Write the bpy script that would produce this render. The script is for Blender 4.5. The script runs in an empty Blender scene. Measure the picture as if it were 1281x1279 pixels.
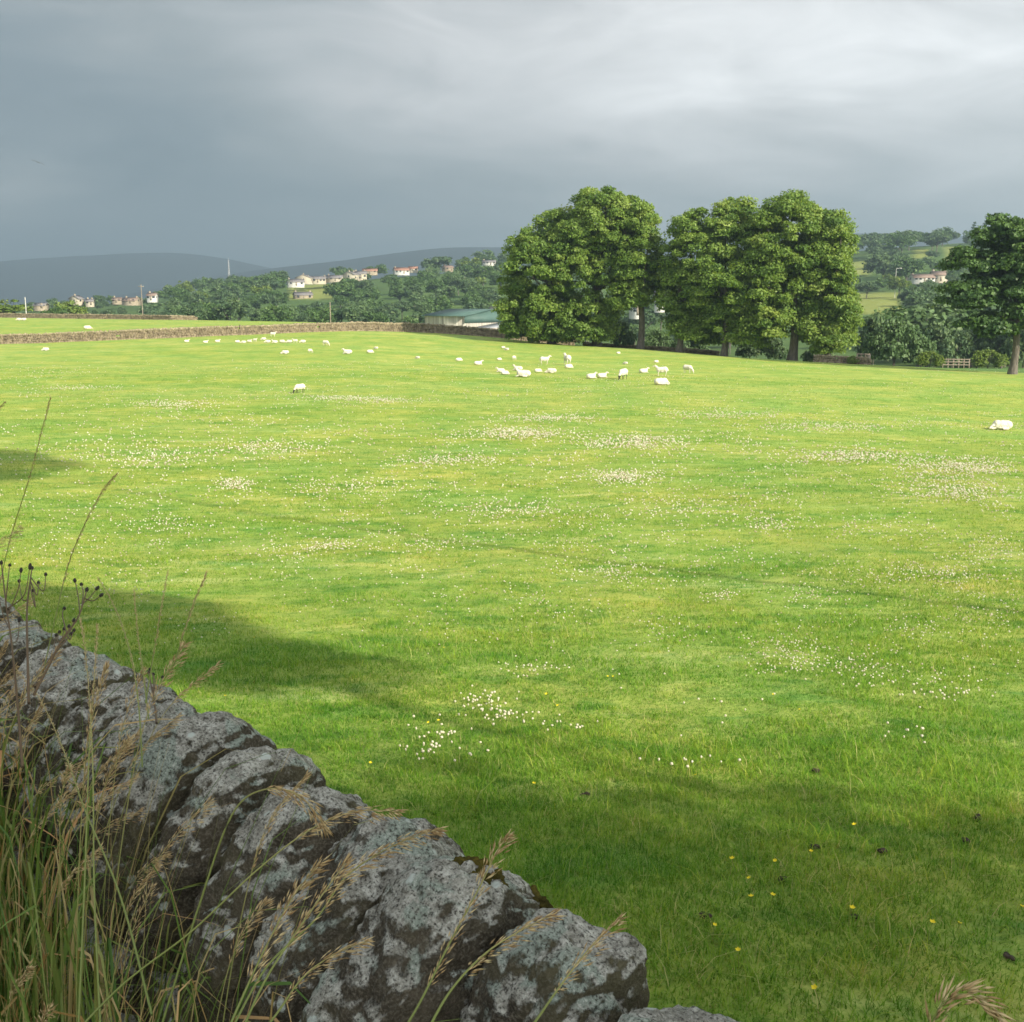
import bpy, bmesh, math, random
import numpy as np
from mathutils import Vector, Matrix, Euler

random.seed(7)
RNG = np.random.default_rng(7)
scene = bpy.context.scene
COL = scene.collection
CAMZ = 1.75
P = math.radians(10.8)
CP, SP = math.cos(P), math.sin(P)
F = 1400.0

# ------------------------------------------------------------------ helpers
def ray(x, y):
    u = (x - 640.5) / F; v = (639.5 - y) / F
    return np.array([u, CP + v * SP, -SP + v * CP])
def tan_of_row(y):
    v = (639.5 - y) / F
    return (-SP + v * CP) / (CP + v * SP)
def at_depth(x, y, Y):
    d = ray(x, y); t = Y / d[1]
    return np.array([d[0] * t, Y, CAMZ + d[2] * t])
def project(X, Y, Z):
    Z = Z - CAMZ
    f = Y * CP - Z * SP; up = Y * SP + Z * CP
    return 640.5 + F * X / f, 639.5 - F * up / f

def tag(o, label=None, cat=None, group=None, kind=None):
    if label: o['label'] = label
    if cat: o['category'] = cat
    if group: o['group'] = group
    if kind: o['kind'] = kind
    return o
def empty(name, loc, rz=0.0):
    o = bpy.data.objects.new(name, None); COL.objects.link(o)
    o.location = loc; o.rotation_euler = (0, 0, rz); o.empty_display_size = 0.2
    return o
def make_mesh(name, verts, faces, mat=None, attrs=None, smooth=False, fmat=None):
    """verts (n,3) array; faces: list of (m,k) int arrays"""
    me = bpy.data.meshes.new(name)
    verts = np.asarray(verts, dtype=np.float32)
    fl = [np.asarray(f, dtype=np.int32) for f in (faces if isinstance(faces, list) else [faces]) if len(f)]
    me.vertices.add(len(verts)); me.vertices.foreach_set('co', verts.ravel())
    loops = np.concatenate([f.ravel() for f in fl])
    sizes = np.concatenate([np.full(len(f), f.shape[1], dtype=np.int32) for f in fl])
    starts = np.concatenate([[0], np.cumsum(sizes)[:-1]]).astype(np.int32)
    me.loops.add(len(loops)); me.loops.foreach_set('vertex_index', loops)
    me.polygons.add(len(sizes)); me.polygons.foreach_set('loop_start', starts)
    me.update(calc_edges=True)
    if smooth: me.polygons.foreach_set('use_smooth', np.ones(len(sizes), dtype=bool))
    mats = mat if isinstance(mat, (list, tuple)) else ([mat] if mat else [])
    for m in mats: me.materials.append(m)
    if fmat is not None: me.polygons.foreach_set('material_index', np.asarray(fmat, dtype=np.int32))
    for k, a in (attrs or {}).items():
        a = np.asarray(a, dtype=np.float32)
        if a.ndim == 1:
            at = me.attributes.new(k, 'FLOAT', 'POINT'); at.data.foreach_set('value', a)
        else:
            at = me.attributes.new(k, 'FLOAT_COLOR', 'POINT')
            at.data.foreach_set('color', np.concatenate([a, np.ones((len(a), 1), np.float32)], 1).ravel())
    me.update()
    return me
def link(name, me, parent=None, loc=None):
    o = bpy.data.objects.new(name, me); COL.objects.link(o)
    if parent is not None: o.parent = parent
    if loc is not None: o.location = loc
    return o

# value noise -------------------------------------------------------
def _h(ix, iy, iz, seed):
    n = (ix.astype(np.int64) * 73856093) ^ (iy.astype(np.int64) * 19349663) ^ (iz.astype(np.int64) * 83492791) ^ (seed * 2654435761)
    n = (n ^ (n >> 13)) * 1274126177 & 0xffffffff
    n = (n ^ (n >> 15)) * 2246822519 & 0xffffffff
    n = n ^ (n >> 13)
    return (n & 0xffffff) / float(0xffffff) * 2 - 1
def vnoise(p, seed=0):
    p = np.asarray(p, float)
    i = np.floor(p).astype(np.int64); f = p - i; f = f * f * (3 - 2 * f)
    r = 0
    for dx in (0, 1):
        for dy in (0, 1):
            for dz in (0, 1):
                w = (f[:, 0] if dx else 1 - f[:, 0]) * (f[:, 1] if dy else 1 - f[:, 1]) * (f[:, 2] if dz else 1 - f[:, 2])
                r = r + w * _h(i[:, 0] + dx, i[:, 1] + dy, i[:, 2] + dz, seed)
    return r
def fbm(p, octaves=4, seed=0, gain=.5):
    a, s, r = 1.0, 0, 0
    for k in range(octaves):
        r = r + a * vnoise(np.asarray(p) * (2.03 ** k) + k * 17.3, seed + k); s += a; a *= gain
    return r / s
def n2(X, Y, sc, seed=0, octaves=3):
    X = np.asarray(X, float).ravel(); Y = np.asarray(Y, float).ravel()
    return fbm(np.stack([X * sc, Y * sc, np.zeros_like(X)], 1), octaves, seed)

# ------------------------------------------------------------------ terrain height
WN = np.array([.72, .694]); WD = np.array([-.694, .72])      # wall normal / direction
common = [(3.5, -2.38), (4.2, -2.45), (6.2, -2.75), (8.6, -3.1), (13, -3.6), (17, -3.95), (29, -4.75)]
COLS = {
 -500: [(48, -5.3), (75, -5.6), (105, -5.6), (140, -5.4), (200, -4.6), (250, -3.6), (300, -5), (400, -12), (600, -14), (800, -10), (1000, -12), (1500, -40)],
 0: [(48, -5.4), (75, -5.8), (105, -5.9), (140, -5.8), (200, -5.0), (250, -4.0), (300, -7), (400, -14), (600, -14), (800, -9), (1000, -12), (1500, -40)],
 150: [(48, -5.4), (75, -5.8), (105, -5.85), (145, -5.4), (200, -4.9), (240, -4.2), (300, -8), (400, -14), (600, -12), (800, -6), (1000, -6), (1500, -40)],
 300: [(48, -5.4), (75, -5.8), (105, -5.7), (150, -4.95), (200, -4.5), (230, -4.25), (300, -9), (400, -14), (500, -12), (800, 7), (950, 8), (1500, -40)],
 450: [(48, -5.5), (75, -5.9), (105, -5.7), (160, -4.5), (190, -4.3), (215, -4.45), (300, -10), (400, -15), (500, -9), (800, 11), (1000, 12), (1500, -40)],
 620: [(48, -5.5), (75, -6.0), (105, -6.2), (150, -5.9), (165, -5.45), (190, -6.6), (230, -9), (350, -15), (500, -8), (800, 21), (1000, 22), (1500, -40)],
 800: [(48, -5.6), (75, -6.1), (105, -6.4), (130, -6.4), (150, -6.25), (180, -10), (250, -18), (400, -17), (600, 0), (800, 20), (1000, 24), (1500, -40)],
 990: [(48, -5.8), (75, -6.4), (105, -6.7), (132, -7.1), (150, -8.7), (200, -14), (300, -18), (400, -12), (450, -4), (600, 3), (800, 27), (1000, 30), (1500, -40)],
 1100: [(48, -6.0), (75, -6.6), (105, -6.95), (125, -7.25), (150, -9.1), (200, -13), (300, -16), (385, -6), (470, 1.2), (550, 4), (650, 16), (700, 26), (850, 38), (1000, 40), (1500, -40)],
 1281: [(48, -6.2), (64, -6.8), (90, -7.2), (112, -7.5), (150, -9.3), (200, -12), (300, -14), (400, -6), (470, 0), (550, 7), (650, 18), (700, 26), (850, 42), (1000, 46), (1500, -40)],
 1800: [(48, -6.4), (64, -7.0), (90, -7.5), (112, -8), (150, -10), (200, -12), (300, -14), (400, -6), (470, 0), (550, 7), (650, 18), (700, 26), (850, 44), (1000, 50), (1500, -40)],
}
cs = np.array([(x - 640.5) / F / 1.012 for x in COLS])
LY0, LY1, NLY = math.log(3.5), math.log(1500), 360
gy = np.linspace(LY0, LY1, NLY)
tab = np.array([np.interp(gy, [math.log(a) for a, b in common + c], [b for a, b in common + c]) for c in COLS.values()])
NS = 160
gs = np.linspace(cs[0], cs[-1], NS)
grid = np.array([[np.interp(s, cs, tab[:, j]) for j in range(NLY)] for s in gs])
def blur(a, n, ax):
    for _ in range(2):
        k = np.ones(n) / n
        pad = [(0, 0), (0, 0)]; pad[ax] = (n // 2, n // 2)
        a = np.apply_along_axis(lambda m: np.convolve(m, k, 'valid'), ax, np.pad(a, pad, mode='edge'))
    return a
grid = blur(blur(grid, 5, 1), 9, 0)

def smooth01(t):
    t = np.clip(t, 0, 1); return t * t * (3 - 2 * t)
def H(X, Y, micro=True):
    X = np.atleast_1d(np.asarray(X, float)); Y = np.atleast_1d(np.asarray(Y, float))
    Yc = np.clip(Y, 3.5, 1499)
    s = np.clip(X / Yc, gs[0], gs[-1] - 1e-6)
    fi = (s - gs[0]) / (gs[1] - gs[0]); i = np.clip(fi.astype(int), 0, NS - 2); fi = fi - i
    fj = (np.log(Yc) - LY0) / (gy[1] - gy[0]); j = np.clip(fj.astype(int), 0, NLY - 2); fj = fj - j
    z = (grid[i, j] * (1 - fi) * (1 - fj) + grid[i + 1, j] * fi * (1 - fj) + grid[i, j + 1] * (1 - fi) * fj + grid[i + 1, j + 1] * fi * fj)
    z = z + CAMZ
    far = Y > 1500
    z = np.where(far, -40 + CAMZ, z)
    if micro:
        amp = np.clip(1.0 - Y / 260, 0, 1)
        z = z + amp * (.10 * n2(X, Y, .16, 3, 2) + .035 * n2(X, Y, .9, 5, 2) + .014 * n2(X, Y, 4.5, 9, 2) * (Y < 40))
        rough = (Y > 300) & (Y < 1500)
        z = z + np.where(rough, 1.2 * n2(X, Y, .02, 31, 2), 0)
    q = WN[0] * X + WN[1] * Y
    k = smooth01((q - .82) / .22)
    verge = .03 * n2(X, Y, 1.5, 12, 3)
    return verge * (1 - k) + z * k
def H1(x, y): return float(H([x], [y])[0])
def hit(x, y, lo=3.4, hi=1400, start=None):
    """first ground point along a pixel's ray"""
    d = ray(x, y)
    Ys = np.exp(np.linspace(math.log(start or lo), math.log(hi), 1500))
    t = Ys / d[1]
    g = CAMZ + d[2] * t - H(d[0] * t, Ys)
    b = np.where(g <= 0)[0]
    if len(b) == 0: return None
    j = b[0]
    Yh = Ys[j] if j == 0 else Ys[j - 1] + (Ys[j] - Ys[j - 1]) * g[j - 1] / (g[j - 1] - g[j])
    t = Yh / d[1]
    return np.array([d[0] * t, Yh, H1(d[0] * t, Yh)])

# ------------------------------------------------------------------ materials
class NT:
    def __init__(s, name, kind='mat'):
        if kind == 'mat':
            s.m = bpy.data.materials.new(name); s.m.use_nodes = True; s.t = s.m.node_tree
        else:
            s.m = bpy.data.worlds.new(name); s.m.use_nodes = True; s.t = s.m.node_tree
        s.t.nodes.clear()
    def n(s, typ, ins=None, **kw):
        nd = s.t.nodes.new(typ)
        for k, v in kw.items(): setattr(nd, k, v)
        for k, v in (ins or {}).items():
            sock = nd.inputs[k]
            if isinstance(v, bpy.types.NodeSocket): s.t.links.new(v, sock)
            else: sock.default_value = v
        return nd
    def math(s, op, a, b=None, c=None, clamp=False):
        nd = s.t.nodes.new('ShaderNodeMath'); nd.operation = op; nd.use_clamp = clamp
        for i, v in enumerate((a, b, c)):
            if v is None: continue
            if isinstance(v, bpy.types.NodeSocket): s.t.links.new(v, nd.inputs[i])
            else: nd.inputs[i].default_value = v
        return nd.outputs[0]
    def mix(s, f, a, b, blend='MIX'):
        nd = s.t.nodes.new('ShaderNodeMix'); nd.data_type = 'RGBA'; nd.blend_type = blend
        for i, v in ((0, f), (6, a), (7, b)):
            if isinstance(v, bpy.types.NodeSocket): s.t.links.new(v, nd.inputs[i])
            else: nd.inputs[i].default_value = v if i == 0 else (*v, 1)
        return nd.outputs[2]
    def ramp(s, f, stops, interp='LINEAR'):
        nd = s.t.nodes.new('ShaderNodeValToRGB'); nd.color_ramp.interpolation = interp
        e = nd.color_ramp.elements
        while len(e) < len(stops): e.new(.5)
        for el, (p, c) in zip(e, stops):
            el.position = p; el.color = (*c, 1) if isinstance(c, tuple) else (c, c, c, 1)
        s.t.links.new(f, nd.inputs[0]); return nd.outputs[0]
    def noise(s, vec, scale, detail=4, rough=.55, dist=0.0, dim='3D'):
        nd = s.n('ShaderNodeTexNoise', {'Scale': scale, 'Detail': detail, 'Roughness': rough, 'Distortion': dist})
        if vec is not None: s.t.links.new(vec, nd.inputs['Vector'])
        return nd.outputs[0]
    def scaled(s, vec, sc, loc=(0, 0, 0)):
        return s.n('ShaderNodeMapping', {'Vector': vec, 'Scale': sc, 'Location': loc}).outputs[0]
    def out(s, sh, vol=None):
        o = s.t.nodes.new('ShaderNodeOutputMaterial')
        if sh is not None: s.t.links.new(sh, o.inputs['Surface'])
        if vol is not None: s.t.links.new(vol, o.inputs['Volume'])
        return s.m

def leafy(name, stops, transl=.35, tint=(1, 1, 1), patch=False, rough=.5, spec=.25, tr_boost=1.0):
    t = NT(name)
    a = t.n('ShaderNodeAttribute', attribute_name='var').outputs['Fac']
    col = t.ramp(a, stops)
    pos = t.n('ShaderNodeNewGeometry').outputs['Position']
    if patch:
        col = field_tint(t, pos, col)
    b = t.n('ShaderNodeBsdfPrincipled', {'Base Color': col, 'Roughness': rough, 'Specular IOR Level': spec})
    trc = t.mix(1.0, col, tint, 'MULTIPLY')
    tr = t.n('ShaderNodeBsdfTranslucent', {'Color': trc})
    ms = t.n('ShaderNodeMixShader', {0: transl, 1: b.outputs[0], 2: tr.outputs[0]})
    return t.out(ms.outputs[0])

def field_tint(t, pos, col):
    """patches of yellow and of deep green in the sward, the same over blades and soil"""
    big = t.noise(t.scaled(pos, (1, 1, 0)), .22, 3, .6)
    mid = t.noise(t.scaled(pos, (1, 1.6, 0)), 1.1, 3, .6, .6)
    c = t.mix(t.ramp(big, [(.36, 0.0), (.66, 1.0)]), t.mix(.6, col, (.50, .84, .60), 'MULTIPLY'), t.mix(.6, col, (1.18, 1.06, .95), 'MULTIPLY'))
    c = t.mix(t.ramp(mid, [(.54, 0.0), (.64, 1.0)]), c, t.mix(.62, c, (.38, .68, .55), 'MULTIPLY'))
    c = t.mix(t.ramp(mid, [(.30, .9), (.44, 0.0)]), c, t.mix(.7, c, (1.35, 1.12, 1.3), 'MULTIPLY'))
    sm = t.noise(t.scaled(pos, (1, 1.3, 0)), 4.2, 3, .6, .4)
    c = t.mix(t.ramp(sm, [(.56, 0.0), (.66, .8)]), c, t.mix(.65, c, (.45, .68, .6), 'MULTIPLY'))
    c = t.mix(t.ramp(sm, [(.32, .7), (.42, 0.0)]), c, t.mix(.7, c, (1.35, 1.15, 1.4), 'MULTIPLY'))
    return c

M = {}
M['grass'] = leafy('field_grass', [(0, (.075, .175, .016)), (.35, (.138, .265, .026)), (.65, (.230, .345, .038)), (.88, (.35, .40, .06)), (1, (.46, .41, .18))], .40, (1.2, 1.15, .6), patch=True, spec=.1)
M['leaf_copse'] = leafy('broad_leaves', [(0, (.085, .155, .030)), (.5, (.165, .255, .048)), (1, (.28, .36, .085))], .40, (1.3, 1.2, .6))
M['leaf_dark'] = leafy('dark_leaves', [(0, (.042, .086, .026)), (.5, (.070, .13, .034)), (1, (.115, .185, .05))], .25, (1.2, 1.2, .5))
M['leaf_far'] = leafy('wood_leaves', [(0, (.046, .088, .036)), (.5, (.075, .125, .050)), (1, (.125, .175, .065))], .2, (1.2, 1.2, .5))
M['leaf_pale'] = leafy('pale_leaves', [(0, (.075, .13, .05)), (.5, (.10, .165, .06)), (1, (.15, .21, .09))], .25, (1.1, 1.1, .7))
M['leaf_yellow'] = leafy('yellow_green_leaves', [(0, (.085, .14, .025)), (.5, (.13, .19, .03)), (1, (.19, .24, .05))], .25, (1.1, 1.1, .6))
M['leaf_conifer'] = leafy('conifer_needles', [(0, (.03, .065, .03)), (.5, (.042, .085, .036)), (1, (.06, .11, .045))], .1)
M['long_grass'] = leafy('verge_grass_blades', [(0, (.06, .125, .022)), (.55, (.14, .21, .045)), (.75, (.27, .27, .09)), (.86, (.44, .34, .16)), (1, (.50, .28, .12))], .3, (1.2, 1.15, .6))
M['straw'] = leafy('dry_seed_heads', [(0, (.30, .18, .075)), (.5, (.50, .36, .17)), (1, (.66, .54, .30))], .22, (1.1, 1.0, .8))
M['stem_green'] = leafy('grass_stems', [(0, (.12, .17, .04)), (.5, (.22, .24, .07)), (1, (.40, .32, .14))], .12)
M['dark_head'] = leafy('dark_seed_heads', [(0, (.012, .010, .008)), (1, (.035, .026, .018))], .0)
M['brown_stem'] = leafy('brown_stems', [(0, (.07, .045, .025)), (1, (.14, .09, .045))], .0)
M['clover'] = leafy('clover_flower_heads', [(0, (.42, .33, .24)), (.5, (.60, .56, .42)), (1, (.72, .70, .58))], .25)
M['buttercup'] = leafy('buttercup_petals', [(0, (.75, .55, .02)), (1, (.85, .68, .03))], .2)
M['soil'] = leafy('dark_soil', [(0, (.03, .022, .014)), (1, (.06, .045, .03))], 0.0, rough=.9)

def bark():
    t = NT('tree_bark'); pos = t.n('ShaderNodeTexCoord').outputs['Object']
    n = t.noise(t.scaled(pos, (1, 1, .25)), 6, 5)
    c = t.ramp(n, [(.3, (.05, .042, .034)), (.7, (.15, .13, .105))])
    bp = t.n('ShaderNodeBump', {'Height': n, 'Strength': .6, 'Distance': .05})
    b = t.n('ShaderNodeBsdfPrincipled', {'Base Color': c, 'Roughness': .9, 'Normal': bp.outputs[0]})
    return t.out(b.outputs[0])
M['bark'] = bark()

def ground_mat():
    t = NT('pasture_and_hillside'); g = t.n('ShaderNodeNewGeometry'); pos = g.outputs['Position']
    flat = t.scaled(pos, (1, 1, 0))
    fine = t.noise(flat, 22, 6, .7)
    streak = t.noise(t.scaled(pos, (.55, 1.5, 0)), .55, 6, .68, .4)
    wide = t.noise(t.scaled(pos, (.25, 1, 0)), .10, 4, .6)
    c = t.ramp(fine, [(.2, (.145, .215, .034)), (.5, (.270, .335, .062)), (.8, (.385, .425, .11))])
    c = t.mix(t.ramp(streak, [(.34, .75), (.5, 0.0)]), c, (.18, .255, .052))
    c = t.mix(t.ramp(streak, [(.55, 0.0), (.70, .75)]), c, (.50, .50, .22))
    c = t.mix(t.ramp(wide, [(.35, 0.0), (.65, .35)]), c, (.42, .435, .15))
    c = field_tint(t, pos, c)
    zone = t.n('ShaderNodeAttribute', attribute_name='zone').outputs['Color']
    z = t.n('ShaderNodeSeparateColor', {'Color': zone})
    # hillside undergrowth, meadow, verge
    hs = t.ramp(t.noise(flat, .05, 5, .6), [(.3, (.045, .09, .025)), (.7, (.09, .14, .04))])
    md = t.ramp(t.noise(t.scaled(pos, (1, .3, 0)), .06, 4, .6), [(.3, (.17, .205, .05)), (.7, (.235, .255, .07))])
    vg = t.ramp(t.noise(flat, 8, 5, .6), [(.3, (.04, .035, .02)), (.7, (.07, .085, .03))])
    rg = t.ramp(t.noise(flat, .6, 5, .6), [(.3, (.07, .14, .035)), (.7, (.12, .20, .055))])
    c = t.mix(z.outputs[0], c, hs)
    c = t.mix(z.outputs[1], c, md)
    c = t.mix(z.outputs[2], c, vg)
    rz = t.n('ShaderNodeAttribute', attribute_name='rough_zone').outputs['Fac']
    c = t.mix(rz, c, rg)
    hgt = t.math('ADD', fine, t.math('MULTIPLY', streak, 1.5))
    bp = t.n('ShaderNodeBump', {'Height': hgt, 'Strength': .5, 'Distance': .06})
    b = t.n('ShaderNodeBsdfPrincipled', {'Base Color': c, 'Roughness': .85, 'Specular IOR Level': .1, 'Normal': bp.outputs[0]})
    return t.out(b.outputs[0])
M['ground'] = ground_mat()

def stone_mat():
    t = NT('lichened_gritstone')
    tc = t.n('ShaderNodeTexCoord').outputs['Object']
    inf = t.n('ShaderNodeObjectInfo'); rnd = inf.outputs['Random']
    off = t.n('ShaderNodeCombineXYZ', {0: t.math('MULTIPLY', rnd, 37.0), 1: t.math('MULTIPLY', rnd, 91.0), 2: 0.0}).outputs[0]
    v = t.n('ShaderNodeVectorMath', {0: tc, 1: off}, operation='ADD').outputs[0]
    nz = t.n('ShaderNodeSeparateXYZ', {0: t.n('ShaderNodeNewGeometry').outputs['Normal']}).outputs[2]
    n1 = t.noise(v, 9, 6, .62)
    n2_ = t.noise(v, 38, 5, .65)
    n3 = t.noise(v, 210, 5, .7)
    rock = t.ramp(n1, [(.30, (.030, .025, .018)), (.52, (.075, .063, .044)), (.75, (.15, .125, .085))])
    rock = t.mix(t.ramp(n3, [(.47, 0.0), (.62, .6)]), rock, (.20, .175, .13))
    # olive algae
    rock = t.mix(t.ramp(t.noise(v, 4.5, 3), [(.48, 0.0), (.68, .5)]), rock, (.075, .075, .025))
    # lichen crust: thick on the tops, thinner down the sides
    lm = t.math('ADD', t.math('MULTIPLY', t.math('SUBTRACT', t.noise(v, 7, 7, .66, .6), .5), 2.2), t.math('MULTIPLY', nz, .95))
    lm = t.math('ADD', lm, t.math('MULTIPLY', t.math('SUBTRACT', n2_, .5), .9))
    lmask = t.ramp(lm, [(.38, 0.0), (.58, 1.0)])
    lich = t.ramp(n2_, [(.25, (.14, .13, .105)), (.42, (.25, .24, .20)), (.55, (.37, .36, .31)), (.72, (.62, .61, .54))])
    lich = t.mix(t.ramp(t.noise(v, 11, 4, .6, .5), [(.53, 0.0), (.60, .75)]), lich, (.26, .315, .26))
    lich = t.mix(t.ramp(n3, [(.38, .95), (.49, 0.0)]), lich, (.045, .04, .032))
    lich = t.mix(t.ramp(n3, [(.56, 0.0), (.66, .6)]), lich, (.68, .67, .60))
    c = t.mix(lmask, rock, lich)
    # round white lichen spots
    vo = t.n('ShaderNodeTexVoronoi', {'Vector': v, 'Scale': 17.0, 'Randomness': 1.0})
    sp = t.ramp(t.math('ADD', vo.outputs['Distance'], t.math('MULTIPLY', t.math('SUBTRACT', n3, .5), .25)), [(.13, 1.0), (.17, 0.0)])
    pick = t.ramp(t.n('ShaderNodeSeparateColor', {'Color': vo.outputs['Color']}).outputs[0], [(.66, 0.0), (.67, 1.0)])
    c = t.mix(t.math('MULTIPLY', sp, pick), c, (.50, .54, .49))
    hgt = t.math('ADD', t.math('MULTIPLY', n3, .5), t.math('ADD', n2_, t.math('MULTIPLY', lmask, .55)))
    bp = t.n('ShaderNodeBump', {'Height': hgt, 'Strength': 1.0, 'Distance': .014})
    b = t.n('ShaderNodeBsdfPrincipled', {'Base Color': c, 'Roughness': .93, 'Specular IOR Level': .15, 'Normal': bp.outputs[0]})
    return t.out(b.outputs[0])
M['stone'] = stone_mat()

def moss_mat():
    t = NT('moss_cushion'); v = t.n('ShaderNodeTexCoord').outputs['Object']
    n = t.noise(v, 60, 4)
    c = t.ramp(n, [(.3, (.025, .022, .008)), (.6, (.075, .062, .014)), (.8, (.15, .11, .022))])
    bp = t.n('ShaderNodeBump', {'Height': t.noise(v, 250, 3), 'Strength': 1.0, 'Distance': .006})
    return t.out(t.n('ShaderNodeBsdfPrincipled', {'Base Color': c, 'Roughness': 1.0, 'Specular IOR Level': .05, 'Normal': bp.outputs[0]}).outputs[0])
M['moss'] = moss_mat()

def simple(name, c1, c2, scale=3.0, rough=.8, bump=0.0, metal=0.0, stretch=(1, 1, 1)):
    t = NT(name); v = t.scaled(t.n('ShaderNodeTexCoord').outputs['Object'], stretch)
    n = t.noise(v, scale, 5, .6)
    kw = {'Base Color': t.ramp(n, [(.3, c1), (.7, c2)]), 'Roughness': rough, 'Metallic': metal, 'Specular IOR Level': .2}
    if bump: kw['Normal'] = t.n('ShaderNodeBump', {'Height': n, 'Strength': .7, 'Distance': bump}).outputs[0]
    return t.out(t.n('ShaderNodeBsdfPrincipled', kw).outputs[0])
M['field_wall'] = simple('brown_field_stone', (.085, .068, .046), (.27, .22, .145), 2.3, .95, .03)
M['field_cope'] = simple('pale_cope_stone', (.12, .10, .065), (.34, .285, .19), 2.3, .95, .03)
M['fleece'] = simple('sheep_fleece', (.50, .46, .37), (.64, .60, .50), 14, .95, .02)
M['face_black'] = simple('black_face_wool', (.02, .018, .016), (.05, .045, .04), 12, .8)
M['face_white'] = simple('white_face_wool', (.50, .44, .36), (.62, .56, .48), 12, .8)
M['white_wall'] = simple('white_render', (.48, .47, .43), (.62, .61, .57), .6)
M['cream_wall'] = simple('cream_render', (.38, .34, .26), (.48, .43, .34), .6)
M['stone_wall'] = simple('sandstone_house_wall', (.24, .20, .145), (.38, .32, .24), 1.2)
M['slate'] = simple('grey_slate_roof', (.13, .12, .125), (.22, .205, .20), 1.5)
M['brown_tile'] = simple('brown_tile_roof', (.17, .12, .095), (.26, .19, .155), 1.5)
M['red_tile'] = simple('red_tile_roof', (.24, .12, .085), (.33, .18, .13), 1.5)
M['window'] = simple('dark_window_glass', (.02, .025, .03), (.05, .06, .07), 1, .15)
M['timber'] = simple('weathered_timber', (.16, .13, .10), (.34, .29, .23), 5, .9, 0, 0, (1, 1, .2))
M['pale_pole'] = simple('pale_pole_paint', (.45, .44, .40), (.62, .60, .55), 3)
M['steel'] = simple('galvanised_steel', (.35, .36, .37), (.5, .5, .51), 3, .5, 0, .4)
M['green_roof'] = simple('green_sheet_roof', (.05, .095, .085), (.075, .125, .11), .4, .55)
M['grey_roof'] = simple('pale_sheet_roof', (.30, .31, .32), (.42, .43, .44), .4, .6)
M['boards'] = simple('vertical_space_boards', (.20, .18, .15), (.56, .53, .46), 2.2, .85, 0, 0, (1, 1, .02))
M['dark'] = simple('dark_opening', (.015, .015, .015), (.03, .03, .03), 1)
M['feather'] = simple('dark_feathers', (.03, .025, .02), (.07, .06, .05), 20)
M['hill'] = simple('moorland_hill', (.010, .018, .020), (.020, .031, .032), .006)  # cloud shade over the hills is put into this dark colour

# ------------------------------------------------------------------ sun, world, camera
LH = np.array([-.72, .694]); LH = LH / np.linalg.norm(LH)   # way the light travels over the ground
EL = math.radians(28)
sun_dir = Vector((-LH[0] * math.cos(EL), -LH[1] * math.cos(EL), math.sin(EL)))
sd = bpy.data.lights.new('sun', 'SUN'); sd.energy = 5.0; sd.angle = math.radians(.53); sd.color = (1.0, .92, .74)
so = bpy.data.objects.new('sun', sd); COL.objects.link(so); so.location = (30, -30, 40)
so.rotation_euler = sun_dir.to_track_quat('Z', 'Y').to_euler()

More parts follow.
